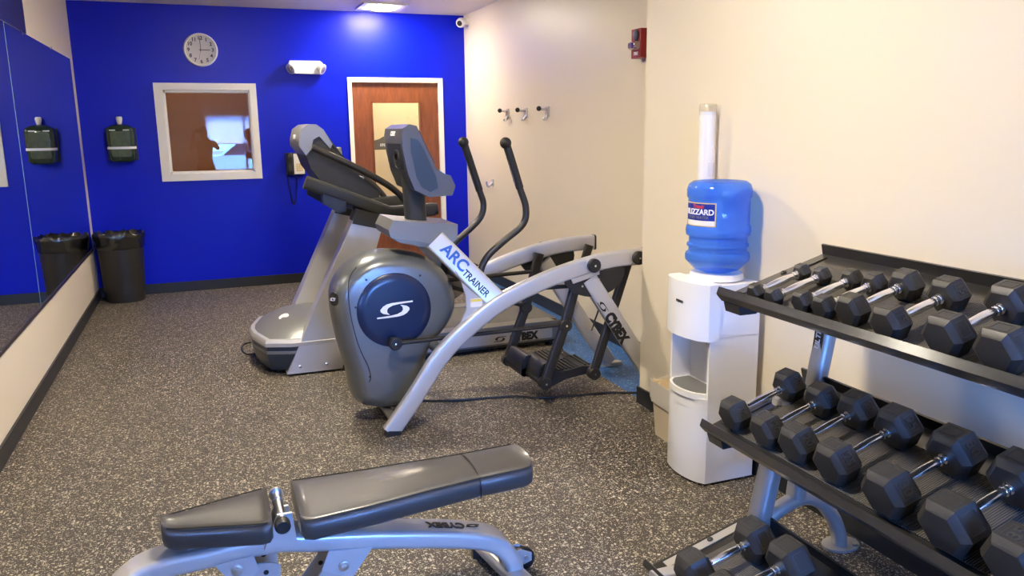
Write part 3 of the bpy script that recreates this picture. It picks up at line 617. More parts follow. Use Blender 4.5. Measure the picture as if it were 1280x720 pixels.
bm = B(); prism(bm, [(-.13, SZ - .012), (.08, SZ - .012), (.08, SZ + .001), (-.13, SZ + .001)], BY - .04, BY + .04); obj('seat_plate', bm, 'silver', bn, bevel=.003)
bpath = smoothpath([(-.40, BY, .05), (-.375, BY, .16), (-.33, BY, .255), (-.24, BY, .315), (-.10, BY, .325), (.10, BY, .335), (.22, BY, .315), (.40, BY, .285), (.60, BY, .245), (.76, BY, .205), (.84, BY, .165), (.885, BY, .10), (.895, BY, .05)], 5)
bm = B(); sweep(bm, bpath, rrect(.115, .062, .018, 5), ref=(0, 1, 0)); bmn = obj('main_beam', bm, 'silver', bn)
th = math.atan2(-.04, .17); bu = Vector((math.cos(th), 0, math.sin(th))); bnm = Vector((-bu.z, 0, bu.x))
tp = Vector((.655, BY - .004, .2335)) + bnm * .0325
text('lettering', 'CYBEX', .050, tp, -bu, (0, -1, 0), 'blackgraph', bmn, bold=.0018, wide=.85)
swoosh('maker_logo', .055, tp + bu * .095, -bu, (0, -1, 0), 'blackgraph', bmn)
bm = B(); prism(bm, [(-.215, .346), (-.20, .3485), (-.20, .35), (-.215, .3478)], BY - .02, BY + .02); obj('warning_sticker', bm, 'redgraph', bmn, smooth=0)
# hinge between the pads
for y, zt in ((BY - .07, .44), (BY + .055, .405)):
    bm = B(); prism(bm, [(.082, .335), (.178, .335), (.168, zt), (.125, zt)], y - .005, y + .005); obj('hinge_plate', bm, 'silver', bn, bevel=.003)
bm = B(); cyl(bm, (.136, BY - .105, .425), (.136, BY + .105, .425), .015); pin = obj('hinge_pin', bm, 'steel', bn)
bm = B(); lathe(bm, [(.001, 0), (.018, 0), (.023, .008), (.023, .03), (.018, .036), (.001, .036)], (.136, BY - .095, .425), (0, -1, 0)); obj('pin_knob', bm, 'black', pin)
bm = B(); lathe(bm, [(.015, 0), (.022, 0), (.022, .012), (.001, .014)], (.136, BY + .10, .425), (0, 1, 0)); obj('pin_collar', bm, 'steel', pin)
for y in (BY - .06, BY + .045):
    bm = B(); cyl(bm, (.136, y, .425), (.136, y + .004, .425), .017); obj('pin_ring', bm, 'steel', pin)
# adjustment ladders under the beam
def ladder(pts, pts2, bolts, slots):
    for y in (BY - .058, BY + .052):
        bm = B(); prism(bm, pts, y - .003, y + .003); p1 = obj('adjuster_bracket', bm, 'silver', bn, bevel=.0015)
        bm = B(); prism(bm, pts2, y + .004, y + .009); p2 = obj('adjuster_plate', bm, 'racksilver', bn, bevel=.0015)
        for bx_, bz_ in bolts:
            bm = B(); lathe(bm, [(.017, 0), (.017, .003), (.011, .004), (.011, .010), (.001, .011)], (bx_, y - .003, bz_), (0, -1, 0), 18); obj('bolt', bm, 'steel', p1)
        for bx_, bz_ in slots:
            bm = B(); lathe(bm, [(.008, 0), (.008, .0012), (.001, .0012)], (bx_, y + .004, bz_), (0, -1, 0), 14); obj('slot', bm, 'blackgraph', p2)
ladder([(-.06, .310), (.05, .318), (.062, .27), (.03, .235), (.0, .225), (-.03, .262)], [(.01, .30), (.06, .285), (.10, .28), (.125, .268), (.12, .17), (.05, .12), (.02, .18)], [(0.0, .283)], [(.045, .262), (.082, .252), (.085, .20)])
ladder([(.27, .285), (.405, .268), (.335, .175), (.245, .225)], [(.26, .235), (.32, .175), (.22, .06), (.13, .045), (.12, .08), (.2, .16)], [(.313, .226)], [(.255, .185), (.20, .12)])
# rear cross bar with transport wheel, front cross bar
bm = B(); sweep(bm, [(.925, BY - .27, .050), (.858, BY + .19, .050)], rrect(.075, .05, .02, 5), ref=(1, 0, 0)); obj('rear_cross_bar', bm, 'silver', bn)
for x, y in ((.927, BY - .28), (.857, BY + .20)): obj('end_cap', box(B(), x - .04, x + .04, y - .012, y + .012, .0, .078), 'black', bn, bevel=.01)
bm = B(); sweep(bm, [(-.40, BY - .20, .045), (-.40, BY + .20, .045)], rrect(.06, .05, .018, 5), ref=(1, 0, 0)); obj('front_cross_bar', bm, 'silver', bn)
for s in (-1, 1):
    y = BY + s * .21; bm = B(); lathe(bm, [(.001, -.02), (.03, -.02), (.038, -.012), (.038, .012), (.03, .02), (.001, .02)], (-.40, y, .04), (0, 1, 0)); obj('front_foot_cap', bm, 'black', bn)
for yy in (BY + .055, BY - .19):
    for s in (-.022, .022):
        bm = B(); prism(bm, [(.90, .085), (.945, .095), (.985, .075), (.985, .045), (.945, .032), (.90, .035)], yy + s - .002, yy + s + .002); obj('wheel_bracket', bm, 'silver', bn, bevel=.0008, seg=1)
    bm = B(); lathe(bm, [(.001, -.014), (.036, -.014), (.043, -.008), (.043, .008), (.036, .014), (.001, .014)], (.962, yy, .0445), (0, 1, 0), 28); wh = obj('transport_wheel', bm, 'black', bn)
    bm = B(); cyl(bm, (.962, yy - .028, .062), (.962, yy + .028, .062), .007); obj('axle', bm, 'steel', wh)

# ------------------------------------------------------------------ arc trainer
YA, YNr, YFr = 4.19, 3.88, 4.50
at = thing('arc_trainer', (1.5, YA, 0), 'silver arc elliptical trainer with a round navy flywheel cover', 'elliptical trainer')
rail = [(.806, .012), (.95, .20), (1.083, .385), (1.218, .508), (1.42, .645), (1.655, .737), (1.87, .797), (2.08, .832), (2.292, .838)]
for y, s in ((YNr, -1), (YFr, 1)):
    bm = B(); sweep(bm, smoothpath([(x, y, z) for x, z in rail], 5), rrect(.055, .092, .016), ref=(0, 1, 0)); rl = obj('side_rail', bm, 'silver', at)
    bm = B(); sweep(bm, [(2.288, y, .838), (2.300, y, .838)], rrect(.057, .096, .018), ref=(0, 1, 0)); obj('rail_cap', bm, 'black', rl)
    bm = B(); prism(bm, [(.775, 0), (.85, 0), (.858, .02), (.79, .03)], y - .032, y + .032); obj('rubber_foot', bm, 'black', rl, bevel=.008)
    yo = y + s * .028
    for hx, hz in ((1.958, .815), (2.236, .838)):
        bm = B(); lathe(bm, [(.042, -.002), (.042, .006), (.036, .010)], (hx, yo, hz), (0, s, 0)); hb = obj('pivot_hub', bm, 'racksilver', rl)
        bm = B(); lathe(bm, [(.038, .006), (.039, .028), (.034, .034), (.001, .035)], (hx, yo, hz), (0, s, 0)); obj('hub_cap', bm, 'black', hb)
        bm = B(); lathe(bm, [(.006, .034), (.006, .038), (.001, .039)], (hx, yo, hz), (0, s, 0), 10); obj('hub_bolt', bm, 'chrome', hb)
    # half-round guard plate under the pivot
    bm = B(); prism(bm, [(1.975 + .185 * math.cos(a), .765 + .13 * math.sin(a)) for a in [PI + .05 + (PI - .1) * i / 18 for i in range(19)]] + [(2.155, .79), (1.80, .755)], y + s * .012 - .01, y + s * .012 + .01); gp = obj('guard_plate', bm, 'black', at, bevel=.003)
    bm = B(); prism(bm, [(1.83, .745), (2.0, .785), (2.0, .76), (1.84, .72)], y + s * .025 - .006, y + s * .025 + .006); obj('mount_tab', bm, 'racksilver', gp, bevel=.003)
    for hx, hz in ((1.90, .70), (1.93, .745), (1.985, .68), (2.0, .73)):
        bm = B(); lathe(bm, [(.006, 0), (.006, .003), (.001, .004)], (hx, y + s * .022, hz), (0, s, 0), 10); obj('rivet', bm, 'steel', gp)
    # rear strut
    yf = y + s * .02
    bm = B(); sweep(bm, [(1.945, y, .74), (2.20, y + s * .01, .352), (2.425, yf, .02)], rrect(.052, .098, .016), ref=(0, 1, 0)); st = obj('rear_strut', bm, 'silver', at)
    bm = B(); prism(bm, [(2.44 + a, yf + b) for a, b in rrect(.15, .06, .028, 5)], 0, .02, 'xy'); obj('rear_foot', bm, 'racksilver', at, bevel=.005)
    if s < 0:
        su = Vector((.255, -.01, -.388)).normalized(); c0 = Vector((2.098, y - .0330, .462)); fr_ = Vector((su.z * -1, 0, su.x))
        text('lettering', 'CYBEX', .080, c0 + su * .020, su, (.83, 0, .55), 'blackgraph', st, bold=.006, wide=.80)
        swoosh('maker_logo', .085, c0 - su * .135 + Vector((0, -.0, 0)), su, (.83, 0, .55), 'blackgraph', st)
# cross tubes
bm = B(); cyl(bm, (1.10, YNr + .02, .405), (1.10, YFr - .02, .405), .030); obj('cross_tube', bm, 'silver2', at)
bm = B(); cyl(bm, (.84, YNr, .05), (.84, YFr, .05), .024); obj('front_cross_tube', bm, 'silver2', at)
# diagonal tubes from the mast to the rails
for y0, y, s in ((YA - .17, YNr, -1), (YA + .17, YFr, 1)):
    p0, p1 = Vector((1.115, y0, .985)), Vector((1.425, y, .635))
    bm = B(); sweep(bm, [p0, p1], rrect(.05, .115, .014), ref=(0, 1, 0)); dgn = obj('diagonal_tube', bm, 'silver', at)
    if s < 0:
        du = (p1 - p0).normalized(); dn = Vector((0, -1, 0)); dn = (dn - du * dn.dot(du)).normalized(); upv = dn.cross(du)
        mid = (p0 + p1) / 2 + dn * .0258
        text('lettering', 'ARC', .086, mid - du * .104 + upv * .004, du, upv, 'bluegraph', dgn, bold=.0026, shear=.0, wide=.98)
        text('lettering', 'TRAINER', .052, mid + du * .070 - upv * .014, du, upv, 'blackgraph', dgn, bold=.0012, wide=.86)
    bm = B(); prism(bm, [(1.185, .84), (1.21, .78), (1.355, .64), (1.385, .655), (1.36, .60), (1.205, .515), (1.195, .535), (1.238, .63), (1.235, .70), (1.215, .77)], y - s * .012 - .006, y - s * .012 + .006); gs = obj('gusset_plate', bm, 'silver', at, bevel=.002)
    if s < 0:
        obj('warning_sticker', box(B(), 1.262, 1.325, YNr + .0035, YNr + .0062, .635, .68), 'paper', gs, smooth=0)
        obj('warning_band', box(B(), 1.264, 1.323, YNr + .0028, YNr + .0045, .664, .678), 'yellow', gs, smooth=0)
# flywheel housing: rounded shell, narrower towards its rim
outl = [(.84, .930), (.735, .905), (.640, .835), (.585, .745), (.575, .63), (.60, .455), (.638, .30), (.655, .17), (.69, .11), (.78, .075), (.90, .06), (1.0, .065), (1.045, .13), (1.055, .26), (1.09, .37), (1.20, .50), (1.245, .60), (1.238, .70), (1.19, .80), (1.10, .875), (.98, .918)]
def smooth2(pts, n=4):
    P = [Vector((p[0], p[1], 0)) for p in pts]; out = []; k = len(P)
    for i in range(k):
        p0, p1, p2, p3 = P[i - 1], P[i], P[(i + 1) % k], P[(i + 2) % k]
        for j in range(n):
            t = j / n; q = .5 * ((2 * p1) + (p2 - p0) * t + (2 * p0 - 5 * p1 + 4 * p2 - p3) * t * t + (3 * p1 - p0 - 3 * p2 + p3) * t ** 3); out.append((q.x, q.y))
    return out
so = smooth2(outl, 3); fcx, fcz = .885, .57
def scaled(k, y):
    out = []; n = len(so)
    for i in range(n):
        (xa, za), (xb, zb) = so[i - 1], so[(i + 1) % n]; tx, tz = xb - xa, zb - za; l = math.hypot(tx, tz) or 1
        out.append((so[i][0] - tz / l * (1 - k) * SGN, y, so[i][1] + tx / l * (1 - k) * SGN))
    return out
SGN = 1 if sum(so[i - 1][0] * so[i][1] - so[i][0] * so[i - 1][1] for i in range(len(so))) > 0 else -1
bm = B(); loft(bm, [scaled(k, YA + y) for y, k in ((-.165, .925), (-.160, .945), (-.140, .970), (-.09, .992), (-.03, 1.0), (.03, 1.0), (.09, .992), (.140, .970), (.160, .945), (.165, .925))]); fh = obj('flywheel_housing', bm, 'grey', at, smooth=60)
bm = B(); cyx = YA - .165
lathe(bm, [(.198, -.004), (.198, .004), (.192, .010), (.15, .014), (.001, .017)], (.885, cyx, .628), (0, -1, 0), 48); dc = obj('flywheel_cover', bm, 'discblue', at)
swoosh('maker_logo', .20, (.885, cyx - .0175, .632), (1, 0, .05), (0, 0, 1), 'whitegraph', dc, depth=.0025)
bm = B(); tube(bm, [(.70, cyx + .003, .93 - .06), (.655, cyx - .0, .80), (.655, cyx - .0, .63), (.69, cyx - .001, .45), (.735, cyx - .001, .33), (.74, cyx, .26), (.70, cyx + .01, .235)], .0025, 6, sm=5, ref=(0, 1, 0)); obj('shell_seam', bm, 'blackgraph', fh)
for x, z in ((.745, .80), (.683, .66), (.74, .28), (1.03, .80)):
    bm = B(); lathe(bm, [(.006, 0), (.006, .004), (.001, .004)], (x, cyx + .002, z), (0, -1, 0), 10); obj('screw', bm, 'black', fh)
bm = B(); lathe(bm, [(.001, .0), (.036, .0), (.036, .006), (.001, .010)], (.588, YA - .10, .70), (-1, -.55, .05), 24); bd = obj('front_badge', bm, 'blackgraph', fh)
swoosh('maker_logo', .045, (.578, YA - .1055, .70), (.55, -1, 0), (.05, 0, 1), 'whitegraph', bd, depth=.003)
# mast shroud
sh_ = [(.872, 1.05), (.90, 1.10), (1.0, 1.085), (1.20, 1.065), (1.245, 1.06), (1.24, .985), (1.19, .945), (1.06, .955), (.92, .985), (.88, 1.015)]
bm = B(); prism(bm, sh_, YA - .17, YA + .17); shd = obj('mast_shroud', bm, 'silver2', at, bevel=.018, seg=3)
bm = B(); prism(bm, [(.885, 1.012), (.93, .98), (1.06, .95), (1.18, .94), (1.10, .965), (1.0, .99)], YA - .174, YA + .174); obj('shroud_trim', bm, 'grey', shd, bevel=.003)
bm = B(); sweep(bm, [(1.06, YA, 1.04), (1.055, YA, 1.20), (1.045, YA, 1.36)], rrect(.10, .115, .04, 5), ref=(0, 1, 0)); obj('mast', bm, 'dgrey', at)
# console
cn = [(.960, 1.525), (.968, 1.562), (1.005, 1.583), (1.042, 1.574), (1.078, 1.49), (1.140, 1.356), (1.182, 1.328), (1.215, 1.318), (1.240, 1.262), (1.222, 1.214), (1.10, 1.209), (1.020, 1.250), (.988, 1.335), (.968, 1.44)]
bm = B(); prism(bm, cn, YA - .16, YA + .25); con = obj('console', bm, 'congrey', at, bevel=.022, seg=4)
bm = B(); prism(bm, [(1.005, 1.515), (1.045, 1.505), (1.075, 1.455), (1.135, 1.315), (1.145, 1.255), (1.10, 1.235), (1.055, 1.265), (1.03, 1.32), (1.008, 1.44)], YA - .1625, YA - .157); obj('side_panel', bm, 'slate', con, bevel=.002)
bm = B(); prism(bm, [(1.058, 1.545), (1.135, 1.375), (1.147, 1.381), (1.07, 1.551)], YA - .10, YA + .18); obj('display', bm, 'carglass', con, bevel=.003)
e0, e1 = Vector((.962, YA + .04, 1.505)), Vector((.984, YA + .04, 1.345)); eu = (e1 - e0).normalized(); en = Vector((eu.z, 0, -eu.x))
if en.x > 0: en = -en
bm = B(); rr = [[e0 + eu * s + en * h + Vector((0, y, 0)) for y, h in ((-.16, -.02), (.16, -.02), (.16, .003), (-.16, .003))] for s in (.02, .155)]; loft(bm, rr); rc = obj('dark_recess_plate', bm, 'black', con, bevel=.004)  # raised plate, coloured black to stand for shade inside the cable opening
for k in range(3):
    bm = B(); cpt = e0 + eu * (.085 + .012 * k) + en * .010
    pts = [(cpt.x + .004 * math.sin(a * 3), YA - .02 + .05 * math.cos(a), cpt.z + (.03 + .006 * k) * math.sin(a)) for a in [2 * PI * i / 20 for i in range(20)]]
    tube(bm, pts, .004, 6, ref=(1, 0, 0), close=True); obj('coiled_cable', bm, 'black', rc)
lp = Vector((.9590, YA + .03, 1.535))
text('lettering', 'CYBEX', .034, lp, (0, -1, 0), (.2, 0, 1), 'whitegraph', con, bold=.001)
# moving arms
def arm(pts, y):
    P = smoothpath([(x, y, z) for x, z in pts], 6); bm = B(); tube(bm, P, .0185, 14); a = obj('swing_arm', bm, 'tube', at)
    bm = B(); top = Vector(P[0]); gr = P[0:13]; tube(bm, gr, .0215, 14); g = obj('hand_grip', bm, 'grip', a)
    bm = B(); ball(bm, (pts[0][0] - .004, y, pts[0][1] + .005), .031, 18); obj('grip_ball', bm, 'grip', a)
    bm = B(); mid = [p + Vector((-.0205, 0, 0)) for p in P[5:12]]; sweep(bm, mid, rrect(.012, .004, .0015, 2), ref=(0, 1, 0)); obj('pulse_sensor', bm, 'chrome', g)
arm([(1.514, 1.475), (1.548, 1.37), (1.588, 1.241), (1.622, 1.135), (1.605, 1.045), (1.50, .965), (1.40, .885), (1.358, .81), (1.345, .72), (1.34, .62)], YA - .20)
arm([(1.408, 1.476), (1.450, 1.345), (1.495, 1.204), (1.518, 1.124), (1.50, 1.05), (1.434, .985), (1.33, .90), (1.28, .82), (1.265, .72), (1.26, .62)], YA + .20)
# linkages and pedals
for y, s, yp in ((YNr + .055, 1, YA - .16), (YFr - .055, -1, YA + .16)):
    ox = 0 if s > 0 else -.03
    bm = B(); sweep(bm, [(1.925 + ox, y, .80), (1.83 + ox, y, .47), (1.705 + ox, y, .145)], rrect(.032, .06, .012), ref=(0, 1, 0)); lk = obj('front_link', bm, 'tube', at)
    bm = B(); sweep(bm, [(2.236, y, .83), (2.12, y, .49), (2.012, y, .165)], rrect(.030, .055, .012), ref=(0, 1, 0)); lk2 = obj('rear_link', bm, 'tube', at)
    for l_, px_, pz_ in ((lk, 1.705 + ox, .145), (lk2, 2.012, .165), (lk, 1.83 + ox, .47)):
        bm = B(); lathe(bm, [(.001, -.026), (.034, -.026), (.036, -.02), (.036, .02), (.034, .026), (.001, .026)], (px_, y, pz_), (0, 1, 0), 20); obj('pivot_boss', bm, 'tube', l_)
        bm = B(); cyl(bm, (px_, y - s * .026, pz_), (px_, y - s * .029, pz_), .006, 10); obj('pivot_screw', bm, 'chrome', l_)
    y2 = y + s * .285
    bm = B(); cyl(bm, (1.705 + ox, y, .145), (1.705 + ox, y2, .145), .026); pa = obj('pedal_axle', bm, 'tube', at)
    bm = B(); cyl(bm, (2.012, y, .165), (2.012, y + s * .22, .165), .024); obj('pedal_axle', bm, 'tube', at)
    # pedal: ribbed platform with raised toe cup
    ya, yb = sorted((y + s * .035, y2))
    sec = [(1.685, .13), (1.683, .175), (1.692, .215), (1.715, .245), (1.742, .250), (1.768, .228), (1.792, .195), (1.82, .186), (1.88, .19), (1.96, .205), (2.04, .19), (2.05, .165), (1.98, .155), (1.86, .14), (1.76, .105)]
    bm = B(); prism(bm, [(x + ox, z) for x, z in sec], ya, yb); pd = obj('foot_pedal', bm, 'black', at, bevel=.022, seg=4, bang=60, smooth=60)
    bm = B()
    for i in range(9): prism(bm, [(1.815 + ox + i * .024, .189 + .0016 * i), (1.825 + ox + i * .024, .190 + .0016 * i), (1.825 + ox + i * .024, .196 + .0016 * i), (1.815 + ox + i * .024, .195 + .0016 * i)], ya + .02, yb - .02)
    obj('tread_ribs', bm, 'black', pd, smooth=0)
    # rods from the crank to the links
    bm = B(); cyl(bm, (.862, y + (0 if s > 0 else 0), .470 if s > 0 else .79), (1.83 + ox, y, .475), .0115, 12); rd = obj('drive_rod', bm, 'tube', at)
    cz = .470 if s > 0 else .79
    bm = B(); cyl(bm, (.862, y - .001, cz), (.862, YA - s * .16, cz), .018); obj('crank_pin', bm, 'black', rd)
    bm = B(); lathe(bm, [(.001, -.02), (.032, -.02), (.034, -.012), (.034, .014), (.028, .020), (.001, .021)], (.862, y, cz), (0, -s, 0), 24); ck_ = obj('crank_knob', bm, 'black', rd)
    bm = B(); lathe(bm, [(.006, .0205), (.006, .024), (.001, .025)], (.862, y, cz), (0, -s, 0), 10); obj('crank_bolt', bm, 'chrome', ck_)
    ax_ = 1.345 if s > 0 else 1.265
    bm = B(); cyl(bm, (ax_, YA - s * .20, .69), (1.895 + ox, y, .69), .012, 12); obj('arm_rod', bm, 'tube', at)
bm = B(); cyl(bm, (1.30, YNr + .05, .745), (1.30, YFr - .05, .745), .022); obj('arm_shaft', bm, 'tube', at)
bm = B(); tube(bm, [(2.02, YNr + .03, .66), (2.045, YNr + .06, .55), (2.03, YNr + .08, .47), (2.00, YNr + .06, .42)], .005, 8, sm=5); obj('sensor_cable', bm, 'black', at)
# power cord on the floor
bm = B(); tube(bm, [(1.02, 4.28, .03), (1.098, 4.30, .008), (1.2, 4.26, .007), (1.317, 4.224, .007), (1.595, 4.17, .007), (1.72, 4.09, .007), (1.855, 4.055, .007), (2.0, 4.03, .007), (2.147, 4.008, .007), (2.33, 3.93, .007), (2.5, 3.90, .007), (2.69, 3.95, .007)], .0065, 8, sm=6, ref=(0, 0, 1))
tag(obj('power_cord', bm, 'black', loc=(1.8, 4.1, 0)), 'thin black power cord running across the floor behind the trainer foot', 'cord')

# ------------------------------------------------------------------ treadmill
tm = thing('treadmill', (1.3, 5.53, 0), 'silver treadmill with dark console behind the elliptical trainer', 'treadmill')
YT0, YT1 = 5.12, 5.95; YTc = (YT0 + YT1) / 2
# motor hood
def hoodring(k, z, dx=0):
    pts = [(.235, YT0 + .30), (.225, YTc), (.235, YT1 - .30), (.30, YT1 - .06), (.45, YT1), (.88, YT1), (.88, YT0), (.45, YT0 - .0), (.30, YT0 + .06)]
    return [(.60 + (x - .60) * k + dx, YTc + (y - YTc) * k, z) for x, y in pts]
bm = B(); loft(bm, [hoodring(.93, .03), hoodring(.97, .07), hoodring(1.0, .13), hoodring(1.0, .20)]); obj('lower_hood', bm, 'slate', tm, bevel=.012)
bm = B(); loft(bm, [hoodring(1.012, .145), hoodring(1.015, .155), hoodring(1.012, .165)]); obj('hood_stripe', bm, 'silver2', tm)
bm = B(); loft(bm, [hoodring(1.03, .195), hoodring(1.035, .22), hoodring(1.0, .24)]); obj('hood_rim', bm, 'silver', tm, bevel=.006)
bm = B(); loft(bm, [hoodring(.97, .232), hoodring(.86, .275, .03), hoodring(.66, .325, .06), hoodring(.42, .345, .09)]); hdm = obj('motor_cover', bm, 'silver2', tm, bevel=.018, seg=3, bang=15, smooth=50)
bm = B(); lathe(bm, [(.001, 0), (.034, 0), (.034, .012), (.001, .013)], (.44, YTc - .10, .318), (-.35, -.25, 1), 24); bg = obj('round_badge', bm, 'white', hdm)
# deck, side rails
obj('deck', box(B(), .80, 2.36, YT0 + .10, YT1 - .10, .10, .175), 'belt', tm, bevel=.012)
for y0, y1, s in ((YT0, YT0 + .115, -1), (YT1 - .115, YT1, 1)):
    bm = B(); prism(bm, [(.84, .045), (.84, .175), (2.30, .185), (2.36, .15), (2.37, .10), (2.33, .045)], y0, y1); sr = obj('side_rail', bm, 'silver2', tm, bevel=.008)
    bm = B(); prism(bm, [(.86, .052), (.86, .128), (2.28, .136), (2.28, .06)], (y0 if s < 0 else y1) - .002, (y0 if s < 0 else y1) + .002); obj('rail_stripe', bm, 'silver', sr, smooth=0)
    if s < 0:
        text('lettering', 'CYBEX', .074, (2.055, y0 - .003, .090), (1, 0, 0), (0, 0, 1), 'blackgraph', sr, bold=.0055, wide=.92)
        swoosh('maker_logo', .095, (1.875, y0 - .003, .090), (1, 0, 0), (0, 0, 1), 'blackgraph', sr)
    bm = B(); prism(bm, [(.90, .0), (.90, .085), (2.33, .085), (2.33, .03), (2.20, .02), (1.0, .02)], y0 + .02, y1 - .02); obj('deck_frame', bm, 'black', tm, bevel=.004)
for y in (YT0 + .06, YT1 - .06):
    for x in (.95, 2.28): 
        bm = B(); lathe(bm, [(.025, 0), (.03, .006), (.03, .03), (.001, .03)], (x, y, 0)); obj('levelling_foot', bm, 'black', tm)
bm = B(); cyl(bm, (2.345, YT0 + .02, .13), (2.345, YT1 - .02, .13), .04); obj('rear_roller_cover', bm, 'dgrey', tm)
# uprights
for y, s in ((YT0 - .012, -1), (YT1 + .012, 1)):
    yi, yo = (y, y + .13) if s < 0 else (y - .13, y)
    bm = B(); prism(bm, [(.405, .015), (.76, .015), (1.068, .935), (.878, .985)], yi, yo); upt = obj('upright', bm, 'silver', tm, bevel=.012, seg=3)
    bm = B(); prism(bm, [(.873, .968), (1.078, .915), (1.092, .99), (1.08, 1.01), (.905, 1.06)], yi - .004, yo + .004); obj('upright_cap', bm, 'dgrey', upt, bevel=.006)
    for x in (.49, .66):
        bm = B(); lathe(bm, [(.011, 0), (.011, .004), (.006, .007), (.001, .007)], (x, y, .06), (0, s, 0), 14); obj('bolt', bm, 'chrome', upt)
# handrail frame: sloping arms that level off towards the user
for y, s in ((YT0 + .035, -1), (YT1 - .035, 1)):
    bm = B(); sweep(bm, [(.60 if s < 0 else .73, y, 1.240 if s < 0 else 1.187), (.86, y, 1.135), (1.118, y, 1.025), (1.16, y, 1.022), (1.43, y, 1.030)], rrect(.075, .085, .02), ref=(0, 1, 0)); hr_ = obj('handrail', bm, 'dgrey', tm, smooth=30)
    bm = B(); sweep(bm, [(1.428, y, 1.030), (1.452, y, 1.032)], rrect(.07, .078, .03), ref=(0, 1, 0)); obj('handrail_end', bm, 'black', hr_)
    bm = B(); prism(bm, [(.70, 1.165), (.84, 1.11), (.84, 1.05), (.79, 1.04), (.70, 1.10)], y - .05, y + .05); obj('clamp', bm, 'black', hr_, bevel=.01)
    bm = B(); tube(bm, [(.66, y + .02 * -s, 1.452), (.76, y + .02 * -s, 1.405), (.88, y + .01 * -s, 1.345), (1.03, y, 1.262), (1.16, y, 1.175), (1.245, y, 1.085), (1.265, y, 1.045)], .0215, 14, sm=6); obj('grab_bar', bm, 'tube', tm)
bm = B(); sweep(bm, [(1.12, YT0 + .05, 1.03), (1.12, YT1 - .05, 1.03)], rrect(.06, .07, .02), ref=(1, 0, 0)); obj('cross_handle', bm, 'dgrey', tm)
bm = B(); sweep(bm, [(.93, YT0 + .05, 1.07), (.93, YT1 - .05, 1.07)], rrect(.07, .07, .02), ref=(1, 0, 0)); obj('cross_member', bm, 'dgrey', tm)
# console
ct = [(.598, 1.50), (.615, 1.56), (.655, 1.590), (.70, 1.588), (.735, 1.565), (.79, 1.465), (.90, 1.325), (.935, 1.285), (1.10, 1.145), (1.085, 1.115), (.99, 1.10), (.87, 1.135), (.72, 1.225), (.655, 1.32)]
bm = B(); prism(bm, ct, YTc - .27, YTc + .27, f=lambda p: p); tc_ = obj('console', bm, 'dgrey', tm, bevel=.03, seg=4)
bm = B(); prism(bm, [(.590, 1.46), (.592, 1.50), (.61, 1.565), (.655, 1.597), (.705, 1.594), (.748, 1.562), (.80, 1.468), (.785, 1.44), (.72, 1.52), (.68, 1.50), (.665, 1.44), (.63, 1.40)], YTc - .276, YTc + .276); obj('console_hood', bm, 'silver2', tc_, bevel=.02, seg=3)
text('lettering', 'CYBEX', .040, (.588, YTc - .05, 1.515), (0, -1, 0), (0, 0, 1), 'whitegraph', tc_, bold=.001)
bm = B(); prism(bm, [(.765, 1.53), (.895, 1.345), (.905, 1.352), (.775, 1.537)], YTc - .18, YTc + .18); obj('display', bm, 'carglass', tc_, bevel=.003)
for x, y in ((.855, YTc + .10), (.905, YTc + .16)):
    bm = B(); lathe(bm, [(.030, 0), (.031, .005), (.031, .05), (.027, .05), (.027, .008), (.001, .008)], (x, y, 1.315), n=20); obj('cup_holder', bm, 'silver2', tc_)
for y in (YTc - .20, YTc - .14):
    bm = B(); cyl(bm, (.905, y, 1.262), (1.03, y, 1.06), .010, 12); obj('support_rod', bm, 'chrome', tc_)
obj('reading_rack', box(B(), .91, 1.02, YTc - .13, YTc + .13, 1.22, 1.245), 'silver2', tc_, bevel=.006)
bm = B(); tube(bm, [(.30, YTc + .16, .03), (.20, YTc + .20, .008), (.165, YTc + .36, .008), (.19, YTc + .50, .008), (.26, YTc + .46, .03)], .006, 8, sm=6, ref=(0, 0, 1)); obj('power_lead', bm, 'black', tm)
for (x, y, m_, l_) in ((.855, YTc + .10, 'black', 'dark capped bottle standing in the treadmill cup holder'), (.905, YTc + .16, 'silver2', 'pale grey capped bottle in the treadmill cup holder nearer the door')):
    t = thing('drink_bottle', (x, y, 1.324), l_, 'bottle', 'bottles on the treadmill')
    bm = B(); lathe(bm, [(.001, 0), (.021, .0), (.023, .006), (.023, .085), (.020, .092), (.020, .095)], (x, y, 1.324), n=20); obj('bottle_body', bm, m_, t)
    bm = B(); lathe(bm, [(.021, .093), (.022, .108), (.016, .116), (.001, .117)], (x, y, 1.324), n=20); obj('cap', bm, 'silver2', t)

# ------------------------------------------------------------------ the photographer (seen only in the window's reflection)
pr = thing('person', (.10, -.36, 0), 'person in a tan shirt holding a phone up, reflected in the interior window', 'person')
def skinned(name, m, chains, parent, sub=2):
    me = bpy.data.meshes.new(name); V = []; Ed = []; Rd = []; idx = {}
    for ch in chains:
        prev = None
        for (x, y, z, r) in ch:
            key = (round(x, 4), round(y, 4), round(z, 4))
            if key not in idx: idx[key] = len(V); V.append((x, y, z)); Rd.append(r)
            if prev is not None: Ed.append((prev, idx[key]))
            prev = idx[key]
    me.from_pydata(V, Ed, []); me.materials.append(M[m]); o = bpy.data.objects.new(name, me); C.objects.link(o); o.parent = parent; BASE[o.name] = BASE[parent.name]
    md = o.modifiers.new('skin', 'SKIN'); md.use_smooth_shade = True
    for i, d_ in enumerate(me.skin_vertices[0].data):
        rr = Rd[i]; d_.radius = rr if isinstance(rr, tuple) else (rr, rr); d_.use_root = i == 0
    sb_ = o.modifiers.new('sub', 'SUBSURF'); sb_.levels = sub; sb_.render_levels = sub
    return o
